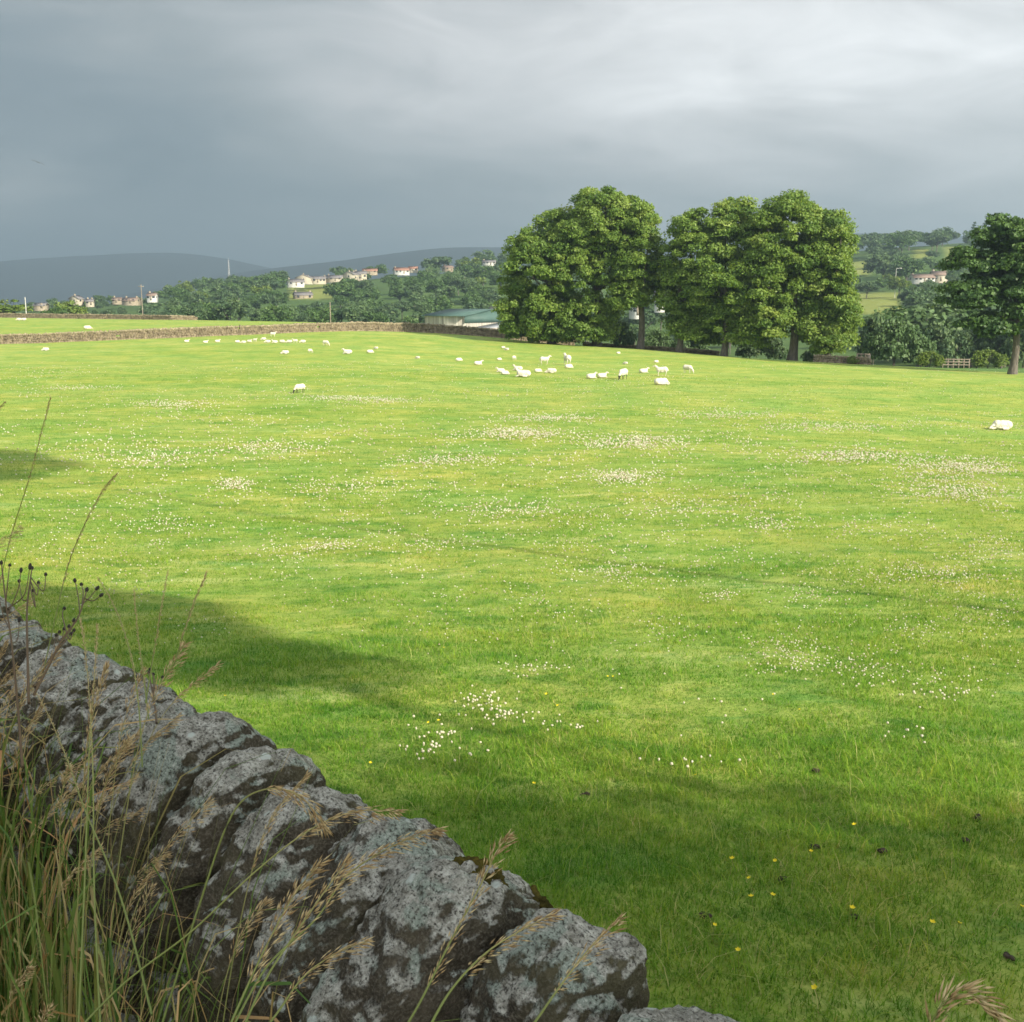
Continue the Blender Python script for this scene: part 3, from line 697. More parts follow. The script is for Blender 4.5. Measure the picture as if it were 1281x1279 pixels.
HOUSES = [
 ('white house with its gable end showing, left end of the hillside row', 370, 356, 700, 22, 3.6, 2.6, 7, .3, 'white_wall', 'slate', 2, 3),
 ('cream gabled house at the left of the long grey roofed terrace', 381, 352, 720, 12, 4.6, 3.2, 10, 1.45, 'cream_wall', 'slate', 1, 3),
 ('long low terrace with grey slate roof on the hillside', 396, 352, 735, 26, 3.6, 2.6, 8, .1, 'cream_wall', 'slate', 2, 6),
 ('bungalow with dark hipped roof between terrace and tall cream house', 420, 350, 740, 24, 2.8, 2.8, 9, -.2, 'cream_wall', 'slate', 1, 4),
 ('tall cream gabled house standing highest in the hillside row', 440, 349, 700, 15, 5.2, 2.8, 8.5, 1.15, 'cream_wall', 'slate', 2, 3),
 ('long house behind with pale stone front beside the tall cream house', 451, 347, 715, 16, 4.6, 2.6, 8, .2, 'cream_wall', 'slate', 2, 3),
 ('low red tiled roof among trees right of the tall cream house', 463, 341, 790, 20, 2.8, 2.4, 8, .1, 'stone_wall', 'red_tile', 0, 3),
 ('stone farmhouse with chimneys below the small meadow', 379, 373, 640, 24, 3.8, 2.6, 8, .35, 'stone_wall', 'slate', 2, 3),
 ('bright orange roofed house with a white gable on the skyline', 502, 341, 800, 20, 3.6, 3.0, 9, .25, 'white_wall', 'red_tile', 1, 4),
 ('low orange roofed house right of the one with the white gable', 517, 338, 815, 12, 3.0, 2.2, 8, .0, 'cream_wall', 'red_tile', 0, 3),
 ('white walled bungalow under a grey roof left of the copse', 612, 330, 780, 18, 2.8, 2.0, 8, .0, 'white_wall', 'slate', 1, 4),
 ('small brown roofed house among trees above the barn', 560, 337, 830, 12, 3.2, 2.4, 8, .4, 'stone_wall', 'brown_tile', 1, 2),
 ('white house with brown roof far left beside the tall pole', 191, 372, 560, 14, 4.4, 2.4, 8, .1, 'white_wall', 'brown_tile', 1, 3),
 ('long brown roofed house left of the white one by the tall pole', 165, 376, 600, 24, 2.8, 2.8, 8, -.1, 'stone_wall', 'brown_tile', 2, 4),
 ('brown roofed cottage behind the hedge left of the tall pole', 147, 375, 640, 14, 3.0, 2.4, 8, .2, 'stone_wall', 'brown_tile', 1, 3),
 ('pale stone house with steep gable in the far left trees', 96, 376, 620, 12, 4.8, 3.4, 7, 1.2, 'cream_wall', 'slate', 1, 2),
 ('pale stone cottage right of the steep gabled one at far left', 113, 378, 620, 12, 3.8, 2.4, 7, .2, 'cream_wall', 'slate', 2, 2),
 ('low grey roofed farm building at the far left behind the field wall', 52, 382, 480, 18, 2.2, 1.8, 7, .1, 'stone_wall', 'slate', 0, 2),
 ('long white bungalow with brown roof on the right hillside', 1152, 351, 560, 30, 3.0, 2.6, 8, .1, 'white_wall', 'brown_tile', 1, 5),
 ('taller pinkish house joined at the right of the long white bungalow', 1174, 350, 570, 20, 4.6, 3.0, 9, -.1, 'cream_wall', 'brown_tile', 2, 3),
 ('white gabled house glimpsed through a gap in the right copse', 957, 372, 420, 17, 4.6, 2.6, 7, .1, 'white_wall', 'brown_tile', 1, 3),
 ('white cottage glimpsed behind the gap in the copse', 795, 394, 330, 10, 2.4, 1.6, 7, .1, 'white_wall', 'brown_tile', 1, 3),
 ('white cottage glimpsed low between the two halves of the copse', 826, 386, 345, 14, 3.6, 2.4, 7, -.1, 'white_wall', 'slate', 1, 3),
]
HRECT = []
for lab, x, y, Yd, w, ev, rs, dp, rot, wm, rm, ch, wi in HOUSES:
    house(lab, x, y, Yd, w, ev, rs, dp, rot, wm, rm, chim=ch, wins=wi)
    HRECT.append((x - w / 2, y + 1 - (ev + rs) * .76 * F / Yd, x + w / 2, y - .32 * (ev + rs) * F / Yd, Yd))

# barn with green sheet roof
def barn():
    Yd = 222.0
    L = at_depth(531.5, 404, Yd + 4); w = 10.4; rot = math.radians(-38)
    zb = at_depth(556, 395.6, Yd)[2]                        # eaves height
    root = empty('barn', (L[0], L[1], zb - 4.2), rot)
    tag(root, 'boarded barn with dark green sheet roof behind the field wall', 'barn')
    dp = 16.0; ev = 4.2; ri = 1.15
    V = np.array([(0, 0, -2), (w, 0, -2), (w, dp, -2), (0, dp, -2), (0, 0, ev), (w, 0, ev), (w, dp, ev), (0, dp, ev), (0, dp / 2, ev + ri), (w, dp / 2, ev + ri)], float)
    link('wall', make_mesh('wall', V, [np.array([(0, 1, 5, 4), (2, 3, 7, 6), (1, 2, 6, 5), (3, 0, 4, 7)]), np.array([(5, 6, 9), (7, 4, 8)])], M['boards']), root)
    R = []; o = .4; sl = ri / (dp / 2)
    for y0, sg in ((0, -1), (dp, 1)):
        a = np.array([(-o, y0 + sg * o, ev - o * sl + .03), (w + o, y0 + sg * o, ev - o * sl + .03), (w + o, dp / 2, ev + ri + .03), (-o, dp / 2, ev + ri + .03)])
        R.append((np.concatenate([a, a + np.array([0, 0, .15])]), np.array([(0, 1, 2, 3), (4, 5, 6, 7), (0, 1, 5, 4), (1, 2, 6, 5), (2, 3, 7, 6), (3, 0, 4, 7)])))
    v, q = join(R); link('roof', make_mesh('roof', v, [q], M['green_roof']), root)
    # green clad gable end
    V = np.array([(w + .06, -.1, ev - 1.3), (w + .06, dp + .1, ev - 1.3), (w + .06, dp + .1, ev - .02), (w + .06, dp / 2, ev + ri), (w + .06, -.1, ev - .02)])
    V2 = V + np.array([.08, 0, 0])
    link('gable_cladding', make_mesh('gable_cladding', np.concatenate([V, V2]), [np.array([(0, 1, 2, 3, 4), (5, 6, 7, 8, 9)]), np.array([(0, 1, 6, 5), (1, 2, 7, 6), (2, 3, 8, 7), (3, 4, 9, 8), (4, 0, 5, 9)])], M['green_roof']), root)
    # lean-to with pale sheet roof on the right
    v, q = box(w + .3, 1, -2, w + 8.0, dp - 1, ev - 2.2); lt = empty('lean_to_shed', (L[0], L[1], zb - 4.2), rot)
    tag(lt, 'low shed with pale grey sheet roof at the right end of the barn', 'shed')
    link('wall', make_mesh('wall', v, [q], M['stone_wall']), lt)
    a = np.array([(w + .2, .4, ev - 2.5), (w + 8.4, .4, ev - 2.5), (w + 8.4, dp - .4, ev - 1.0), (w + .2, dp - .4, ev - 1.0)])
    link('roof', make_mesh('roof', np.concatenate([a, a + np.array([0, 0, .15])]), [np.array([(0, 1, 2, 3), (4, 5, 6, 7), (0, 1, 5, 4), (1, 2, 6, 5), (2, 3, 7, 6), (3, 0, 4, 7)])], M['grey_roof']), lt)
    h2 = at_depth(619, 397, 236)
    house('tiny white walled outbuilding peeping out right of the barn', 619, 401, 236, 9, 1.9, .7, 4, .1, 'white_wall', 'slate', name='outbuilding', chim=0, wins=2, cat='shed')
barn()
HRECT.append((526, 386, 626, 408, 240))

# ------------------------------------------------------------------ woods on the far hillsides
ZONES = [  # group, label, mats, region px polygon (x0,x1), Y range, count, height range
 ('trees of the wooded slope on the left skyline', 'green tree on the wooded slope left of the barn', (40, 640), (300, 900), 215, (8, 13)),
 ('trees on the right hillside', 'green tree on the right hillside beyond the copse', (1050, 1300), (190, 880), 68, (8, 15)),
]
placed = []; WOOD = []
def blocked(X, Y, Z, h):
    pxb, pyb = project(X, Y, Z); pxt, pyt = project(X, Y, Z + h); r = h * .42 * F / Y
    for x0, y0, x1, y1, Yh in HRECT:
        if Y < Yh + 6 and x0 - r * .75 < pxb < x1 + r * .75 and pyt < y1 and pyb > y0: return True
        if abs(Y - Yh) < 10 and x0 - r < pxb < x1 + r: return True
    for x0, y0, x1, y1 in MEADOWS:
        if x0 - r * .5 < pxb < x1 + r * .5 and pyt < y1 - 1 and pyb > y0 - 1: return True
    return False
def scatter(group, label, xr, Yr, count, hr, seed, mats, sep=7.0, skew=1.0):
    rng = random.Random(seed); tries = 0; done = 0
    while done < count and tries < count * 60:
        tries += 1
        px = rng.uniform(*xr); Y = Yr[0] + (Yr[1] - Yr[0]) * rng.random() ** skew
        s = (px - 640.5) / F / 1.012; X = s * Y; Z = H1(X, Y); h = rng.uniform(*hr)
        if blocked(X, Y, Z, h): continue
        if any((X - a) ** 2 + (Y - b) ** 2 < sep * sep for a, b in placed): continue
        _, pt = project(X, Y, Z + h)
        placed.append((X, Y)); done += 1
        mat = rng.choices(*mats)[0]
        WOOD.append((h / Y, label, (X, Y, Z - .3), h, mat, rng.random(), group, rng.uniform(.95, 1.35)))
    return done
MIX = (['leaf_far', 'leaf_dark', 'leaf_pale', 'leaf_yellow'], [5, 3, 2, .8])
n1 = scatter('trees of the wooded valley slope', 'green tree among others on the wooded valley slope beyond the stone wall and copse', (215, 950), (330, 560), 150, (8, 12), 11, MIX, 9)
n2a = scatter('trees of the wooded valley slope', 'green tree among others on the wooded valley slope beyond the stone wall and copse', (215, 760), (540, 850), 125, (9, 13), 12, MIX, 13)
n3b = scatter('low hedgerow trees behind the far wall', 'low green hedgerow tree behind the farther field wall', (-20, 240), (290, 420), 46, (3.5, 6), 23, MIX, 5)
n3 = scatter('trees around the far left houses', 'green tree among the houses at the far left behind the field wall', (40, 245), (420, 800), 60, (5.5, 9), 13, MIX, 9)
n4 = scatter('trees in the valley right of the copse', 'dark green tree in the valley bottom right of the copse', (1075, 1300), (180, 400), 55, (9, 15), 14, (['leaf_far', 'leaf_dark', 'leaf_pale'], [3, 2, 1]), 7)
n5 = scatter('trees on the right hillside', 'green tree on the right hillside above the small meadow', (1040, 1300), (400, 710), 95, (6, 10), 15, MIX, 8)
n6 = scatter('trees of the wood on the right skyline', 'dark tree of the wood along the right skyline', (1050, 1310), (700, 880), 80, (9, 14), 16, (['leaf_far', 'leaf_dark'], [2, 3]), 11)
WOOD.sort(key=lambda a: -a[0])
for a in WOOD[:285]:
    place_tree('wood_tree', a[1], a[2], a[3], a[4], a[5], a[6], width=a[7])
def wood_mass(rest):
    groups = {}
    for a in rest: groups.setdefault(a[4], []).append(a)
    Vs, Qs, As, Fm, mats, off = [], [], [], [], [], 0
    for mi, (mat, lst) in enumerate(groups.items()):
        mats.append(M[mat])
        for a in lst:
            cr = random.Random(a[5]).choice(PROT[mat])[0]
            n = len(cr.vertices); V = np.empty(n * 3, np.float32); cr.vertices.foreach_get('co', V); V = V.reshape(-1, 4, 3)
            va = np.empty(n, np.float32); cr.attributes['var'].data.foreach_get('value', va); va = va.reshape(-1, 4)
            sel = np.arange(0, len(V), 2); V = V[sel]; va = va[sel]; c = V.mean(1, keepdims=True); V = c + (V - c) * 1.35
            s_ = a[3] / 10.5; an = a[5] * 6.28; R_ = np.array([[math.cos(an), -math.sin(an), 0], [math.sin(an), math.cos(an), 0], [0, 0, 1]])
            V = (V.reshape(-1, 3) * np.array([s_ * a[7], s_ * a[7], s_])) @ R_.T + np.array(a[2])
            Q = np.arange(len(V)).reshape(-1, 4) + off; off += len(V)
            Vs.append(V); Qs.append(Q); As.append(va.ravel()); Fm.append(np.full(len(Q), mi))
    o = link('distant_woodland', make_mesh('distant_woodland', np.concatenate(Vs), [np.concatenate(Qs)], mats, {'var': np.concatenate(As)}, fmat=np.concatenate(Fm)))
    tag(o, 'far off woodland merging into one green mass on the hillsides', 'woodland', kind='stuff')
wood_mass(WOOD[285:])
for i, (x, y, h) in enumerate([(1208, 284, 13), (1222, 283, 14), (1238, 280, 14), (1251, 279, 15), (1262, 280, 14), (1275, 278, 14)]):
    Y = 830; s = (x - 640.5) / F / 1.012; X = s * Y; Z = H1(X, Y)
    place_tree('conifer_tree', 'ragged conifer standing above the wood on the right skyline', (X, Y, Z - .3), h + 2, 'leaf_conifer', i, 'conifers on the right skyline', width=1.2)
SPECIAL = [  # single trees one can pick out: label, x of crown, crown top y, base y, Y, width factor, mat
 ('round dark tree in front of the bungalow on the hillside row', 425, 348, 366, 560, 1.25, 'leaf_dark'),
 ('broad rounded green tree behind the low wall at the far left edge', 12, 372, 390, 300, 1.8, 'leaf_yellow'),
 ('bright yellow green bushy tree below the steep gabled house', 86, 374, 388, 330, 1.2, 'leaf_yellow'),
 ('dark round tree left of the street lamp', 1134, 316, 350, 520, 1.0, 'leaf_dark'),
 ('mid green round tree on the slope left of the street lamp', 1106, 316, 340, 560, 1.3, 'leaf_far'),
 ('rounded bushy tree in front of the street lamp foot', 1125, 344, 362, 470, 1.2, 'leaf_yellow'),
 ('large dark tree on the skyline, left end of the right wood', 1128, 289, 320, 690, 1.2, 'leaf_dark'),
 ('pale green tree on the slope in front of the long white bungalow', 1168, 356, 380, 430, 1.6, 'leaf_pale'),
 ('broad tree rising on the skyline above the barn', 547, 318, 336, 800, 1.7, 'leaf_far'),
 ('bare topped brownish tree on the skyline near the copse', 606, 312, 334, 820, 1.2, 'leaf_pale'),
 ('hedge tree at the right end of the small meadow', 1084, 350, 374, 480, 1.4, 'leaf_far'),
 ('dark leaning tree above the meadow at its left side', 1060, 346, 376, 500, 1.0, 'leaf_far'),
]
for i, (lab, x, yt, yb, Yd, wf, mat) in enumerate(SPECIAL):
    p = at_depth(x, yb, Yd); h = (yb - yt) * Yd / F
    p[2] = at_depth(x, yt, Yd)[2] - h; g = H1(p[0], p[1])
    h = max(h, at_depth(x, yt, Yd)[2] - g); p[2] = at_depth(x, yt, Yd)[2] - h
    place_tree('hillside_tree', lab, p, h, mat, 50 + i, None, width=wf)

# ------------------------------------------------------------------ poles, lamp, mast
def pole(name, label, cat, x, ytop, ybot, Yd, r, mat, cross=True, metal=None):
    b = at_depth(x, ybot, Yd); g = H1(b[0], b[1]); t = at_depth(x, ytop, Yd)[2]; b[2] = min(g, b[2])
    h = t - b[2]; root = empty(name, b); tag(root, label, cat)
    v, q = tube([(0, 0, -.3), (0, 0, h * .5), (0, 0, h)], [r, r * .85, r * .7], 8); link('post', make_mesh('post', v, [q], M[mat], smooth=True), root)
    if cross:
        v, q = box(-.6, -.05, h - .55, .6, .05, h - .43); link('crossarm', make_mesh('crossarm', v, [q], M['timber']), root)
        for sx in (-.5, 0, .5):
            v, q = tube([(sx, 0, h - .43), (sx, 0, h - .28)], [.04, .03], 6); link('insulator', make_mesh('insulator', v, [q], M['pale_pole']), root)
    return root
pole('utility_pole', 'tall thin pole rising behind the far wall by the white house', 'pole', 178.5, 356, 392, 262, .11, 'timber')
pole('utility_pole', 'short pale pole at the far left behind the field wall', 'pole', 32.5, 372, 388, 268, .12, 'pale_pole', cross=False)
pole('utility_pole', 'single weathered pole behind the near field wall, left of the barn', 'pole', 413.5, 378, 402, 226, .11, 'timber', cross=False)
def lamp():
    x, yt, yb, Yd = 1120.3, 336.5, 352, 470
    r = pole('street_lamp', 'pale street lamp standing among trees on the right hillside', 'street lamp', x, yt, yb, Yd, .13, 'pale_pole', cross=False)
    h = at_depth(x, yt, Yd)[2] - r.location.z
    v, q = tube([(0, 0, h - .1), (.4, 0, h + .15), (1.4, 0, h + .2)], [.1, .09, .08], 6); link('arm', make_mesh('arm', v, [q], M['pale_pole']), r)
    v, q = box(1.2, -.2, h + .08, 2.2, .2, h + .34); link('lamp_head', make_mesh('lamp_head', v, [q], M['pale_pole']), r)
lamp()
def mast():
    p = at_depth(286.5, 342, 900); p[2] = H1(p[0], p[1]); h = at_depth(286.5, 326, 900)[2] - p[2]
    r = empty('radio_mast', p); tag(r, 'thin lattice mast on the skyline above the left wood', 'mast')
    parts = []; n = 8
    for sx, sy in ((-1, -1), (1, -1), (1, 1), (-1, 1)):
        parts.append(tube([(sx * .9, sy * .9, 0), (sx * .15, sy * .15, h)], [.13, .1], 4))
    for k in range(n):
        z0, z1 = h * k / n, h * (k + 1) / n; a0, a1 = .9 - .75 * k / n, .9 - .75 * (k + 1) / n
        for s in (-1, 1):
            parts.append(tube([(-a0, s * a0, z0), (a1, s * a1, z1)], [.07, .07], 4)); parts.append(tube([(s * a0, -a0, z0), (s * a1, a1, z1)], [.07, .07], 4))
    v, q = join(parts); link('lattice', make_mesh('lattice', v, [q], M['steel']), r)
    v, q = tube([(0, 0, h), (0, 0, h + 2.5)], [.1, .05], 5); link('aerial', make_mesh('aerial', v, [q], M['steel']), r)
mast()

# ------------------------------------------------------------------ far dry stone walls: every stone a lump
def far_wall(label, pts, hgt, seed, s0=.42, courses=4, thick=.55, cope=True):
    rng = np.random.default_rng(seed)
    P2 = [np.array(p, float) for p in pts]
    root = empty('dry_stone_wall', (P2[0][0], P2[0][1], H1(*P2[0]))); tag(root, label, 'wall')
    o = np.array([P2[0][0], P2[0][1], root.location.z])
    base = np.array([(x, y, z) for z in (0, 1) for y in (-.5, .5) for x in (-.5, .5)], float)
    qq = np.array([(0, 2, 3, 1), (4, 5, 7, 6), (0, 1, 5, 4), (2, 6, 7, 3), (0, 4, 6, 2), (1, 3, 7, 5)])
    segs = [(a, b, np.linalg.norm(b - a)) for a, b in zip(P2[:-1], P2[1:])]
    def lay(zf0, zf1, w, th, jit):
        V = []; 
        for a, b, L in segs:
            d = (b - a) / L; nrm = np.array([-d[1], d[0]]); k = rng.uniform(-w, 0)
            n = int(L / w) + 1
            ws = w * rng.uniform(.7, 1.3, n); ks = np.cumsum(ws) - ws / 2; m = ks < L + w; ks = ks[m]; ws = ws[m]
            cx = a[0] + d[0] * ks; cyy = a[1] + d[1] * ks; g = H(cx, cyy)
            for i in range(len(ks)):
                v = base + rng.normal(0, .055, base.shape)
                loc = v[:, :1] * ws[i] * 1.02 * np.append(d, 0) + (v[:, 1:2] * th * rng.uniform(.9, 1.15)) * np.append(nrm, 0)
                hh = hgt * (1 + .07 * vnoise(np.array([[cx[i] * .15, cyy[i] * .15, 0]]), 3)[0])
                z0 = hh * zf0 - (.25 if zf0 == 0 else 0); z1 = hh * (zf1 + rng.normal(0, jit))
                z = g[i] + z0 + v[:, 2] * (z1 - z0)
                V.append(np.stack([cx[i] + loc[:, 0], cyy[i] + loc[:, 1], z], 1) - o)
        n = len(V); V = np.concatenate(V)
        Q = (np.arange(n) * 8)[:, None, None] + qq[None]
        return V, Q.reshape(-1, 4)
    top = .80 if cope else 1.0
    parts = [lay(top * k / courses, top * (k + 1) / courses + .01, s0, thick * (1 - .06 * k), .012) for k in range(courses)]
    v, q = join(parts); link('stone_courses', make_mesh('stone_courses', v, [q], M['field_wall']), root)
    if cope:
        v, q = lay(.79, 1.0, .2, thick * .85, .035); link('coping', make_mesh('coping', v, [q], M['field_cope']), root)
def wall_pts(px):
    out = []
    for x, Y in px:
        out.append(((x - 640.5) / F / 1.012 * Y, Y))
    return out
far_wall('long brown dry stone wall crossing the field behind the sheep', wall_pts([(-160, 136), (0, 141), (150, 146), (300, 152), (400, 158), (470, 163), (540, 166), (620, 168), (720, 170)]), 1.25, 5, .32, 5)
far_wall('farther stone wall along the top of the second field', wall_pts([(-160, 262), (0, 252), (100, 246), (180, 240), (215, 236), (245, 240)]), 1.05, 6, .5, 4)
far_wall('short low stone wall at the field edge right of the copse', wall_pts([(1020, 131), (1050, 129.5), (1090, 128)]), .85, 7, .4, 3)
far_wall('low tumbled stone wall under the trees in the copse gap', wall_pts([(730, 160), (800, 156), (870, 150), (900, 148)]), .7, 8, .4, 2)

def rail_fence(label, x0, x1, yb, Yd, h, n):
    a = at_depth(x0, yb, Yd); b = at_depth(x1, yb, Yd); a[2] = H1(a[0], a[1]); b[2] = H1(b[0], b[1])
    r = empty('rail_fence', a); tag(r, label, 'fence'); d = b - a
    for k in range(n):
        p = d * k / (n - 1); v, q = box(p[0] - .07, p[1] - .07, p[2] - .2, p[0] + .07, p[1] + .07, p[2] + h); link('post', make_mesh('post', v, [q], M['timber']), r)
    for f in (.35, .65, .93):
        v, q = tube([(0, -.1, h * f), (d[0], d[1] - .1, d[2] + h * f)], [.065, .065], 4); link('rail', make_mesh('rail', v, [q], M['timber']), r)
rail_fence('weathered wooden rail fence below the field left of the dark tree', 1179, 1212, 459, 150, 1.25, 6)
rail_fence('short run of posts and rails on the wall right of the copse', 1072, 1087, 454, 129.5, 1.25, 4)
v, q = box(-.16, -.16, -.2, .16, .16, 1.15)
p = at_depth(1086.5, 455, 128.5); p[2] = H1(p[0], p[1])
tag(link('gate_post', make_mesh('gate_post', *[v, [q]], M['timber']), None, p), 'stout dark post at the right end of the short low wall', 'post')

# bird
def bird():
    c = at_depth(47.5, 203.5, 90)
    V = np.array([(0, 0, 0), (.25, .02, .04), (.62, -.03, -.05), (.3, .12, .03), (-.25, .02, .04), (-.62, -.03, -.05), (-.3, .12, .03), (0, .22, 0), (0, -.24, 0), (0, 0, .06), (0, 0, -.06)], float)
    Fq = np.array([(0, 1, 3, 7), (0, 7, 6, 4)]); T = np.array([(1, 2, 3), (4, 6, 5), (8, 9, 7), (8, 7, 10), (0, 8, 9), (0, 8, 10)])
    r = link('bird', make_mesh('bird', V, [Fq, T], M['feather']), None, c); r.rotation_euler = (.3, .35, .5)
    tag(r, 'tiny dark bird gliding under the clouds at the left', 'bird')
bird()

# ------------------------------------------------------------------ sheep
def sheep_mesh(name, pose, face):
    bm = bmesh.new()
    def ell(c, r, rot=(0, 0, 0), sub=3):
        m = Matrix.Translation(c) @ Euler(rot).to_matrix().to_4x4() @ Matrix.Diagonal((*r, 1))
        bmesh.ops.create_icosphere(bm, subdivisions=sub, radius=1, matrix=m)
    def limb(a, b, r0, r1, n=7):
        a, b = Vector(a), Vector(b)
        for i in range(n):
            t = i / (n - 1); r = r0 + (r1 - r0) * t; ell(a.lerp(b, t), (r, r, r), sub=2)
    legs = []; head = []
    if pose in ('graze', 'stand'):
        ell((0, 0, .62), (.48, .235, .25)); ell((-.28, 0, .63), (.27, .25, .26)); ell((.28, 0, .61), (.25, .22, .25)); ell((0, 0, .52), (.36, .2, .2))
        for sx, sy, hb in ((.32, .12, 0), (.32, -.12, 0), (-.36, .13, 1), (-.36, -.13, 1)):
            if hb:
                limb((sx, sy, .5), (sx - .05, sy, .33), .085, .042); limb((sx - .05, sy, .33), (sx + .02, sy, .05), .036, .028); ell((sx + .03, sy, .03), (.045, .03, .03), sub=2)
            else:
                limb((sx, sy, .5), (sx + .03, sy, .27), .07, .038); limb((sx + .03, sy, .27), (sx, sy, .05), .034, .027); ell((sx + .015, sy, .03), (.045, .03, .03), sub=2)
        if pose == 'graze':
            limb((.42, 0, .62), (.68, 0, .30), .15, .085); hc = Vector((.74, 0, .17)); hd = Vector((.35, 0, -.93))
        else:
            limb((.40, 0, .70), (.60, 0, .92), .15, .09); hc = Vector((.72, 0, .94)); hd = Vector((.92, 0, -.38))
        ell((-.55, 0, .55), (.05, .04, .13), sub=2)
    else:
        ell((0, 0, .27), (.50, .29, .27)); ell((-.3, 0, .27), (.28, .30, .26)); ell((.28, 0, .28), (.26, .25, .27)); ell((0, 0, .12), (.45, .30, .12))
        limb((.42, .15, .1), (.62, .17, .05), .06, .035); limb((.42, -.15, .1), (.60, -.17, .05), .06, .035)
        limb((-.25, .27, .08), (.0, .32, .05), .07, .035)
        if pose == 'lie_up':
            limb((.38, 0, .36), (.55, 0, .58), .15, .09); hc = Vector((.66, 0, .61)); hd = Vector((.92, 0, -.38))
        else:
            limb((.40, .02, .30), (.56, .10, .22), .14, .09); hc = Vector((.64, .16, .16)); hd = Vector((.75, .5, -.4))
    hd.normalize()
    for i in range(7):
        t = i / 6; r = .085 - .042 * t; ell(hc + hd * (t * .24 - .08), (r, r * .85, r), sub=2)
    side = hd.cross(Vector((0, 0, 1))); side.normalize()
    for s in (-1, 1):
        e = hc - hd * .07 + side * s * .11 + Vector((0, 0, .03))
        ell(e, (.035, .06, .022), (0, 0, math.atan2(side.y * s, side.x * s) - math.pi / 2), 2)
    me = bpy.data.meshes.new('tmp'); bm.to_mesh(me); bm.free()
    o = bpy.data.objects.new('tmp', me); COL.objects.link(o)
    md = o.modifiers.new('r', 'REMESH'); md.mode = 'VOXEL'; md.voxel_size = .02
    sm = o.modifiers.new('s', 'SMOOTH'); sm.factor = .5; sm.iterations = 3
    dg = bpy.context.evaluated_depsgraph_get(); dg.update()
    ev = o.evaluated_get(dg).to_mesh()
    n = len(ev.vertices); V = np.empty(n * 3, np.float32); ev.vertices.foreach_get('co', V); V = V.reshape(-1, 3)
    N = np.empty(n * 3, np.float32); ev.vertices.foreach_get('normal', N); N = N.reshape(-1, 3)
    Q = np.array([tuple(p.vertices) for p in ev.polygons if len(p.vertices) == 4], np.int32)
    bpy.data.objects.remove(o); bpy.data.meshes.remove(me)
    h = np.array(hc); d = np.array(hd); rel = V - h; al = rel @ d
    is_head = (np.linalg.norm(rel - al[:, None] * d, axis=1) < .17) & (al > -.09) & (al < .3)
    is_leg = (V[:, 2] < .36) & (pose in ('graze', 'stand')) & ~is_head
    if pose in ('lie', 'lie_up'): is_leg = (V[:, 2] < .1) & (V[:, 0] > .5)
    skin = is_head | is_leg
    fl = (~skin)[:, None] * N * (.022 * fbm(V * 14, 2, 3) + .01 * vnoise(V * 40, 8))[:, None]
    V = V + fl
    fm = skin[Q].mean(1) > .5
    return make_mesh(name, V, [Q], [M['fleece'], M[face]], smooth=True, fmat=fm.astype(int))
SH = {k: sheep_mesh('sheep', *k) for k in [('graze', 'face_black'), ('graze', 'face_white'), ('stand', 'face_white'), ('stand', 'face_black'), ('lie', 'face_white'), ('lie_up', 'face_white'), ('lie_up', 'face_black')]}
def put_sheep(x, y, wpx, pose, face, rot, label, group):
    p = hit(x, y)
    if p is None: return
    L = 1.15 * (.35 + .65 * abs(math.cos(rot)))
    s = min(max(wpx * p[1] / F / L, .42), 1.15)
    o = bpy.data.objects.new('sheep', SH[(pose, face)]); COL.objects.link(o)
    o.location = (p[0], p[1], p[2] + .02); o.rotation_euler = (0, 0, rot); o.scale = (s, s, s)
    tag(o, label, 'sheep', group)
PI = math.pi
GA = 'sheep scattered over the field'
BW, BB = 'face_white', 'face_black'
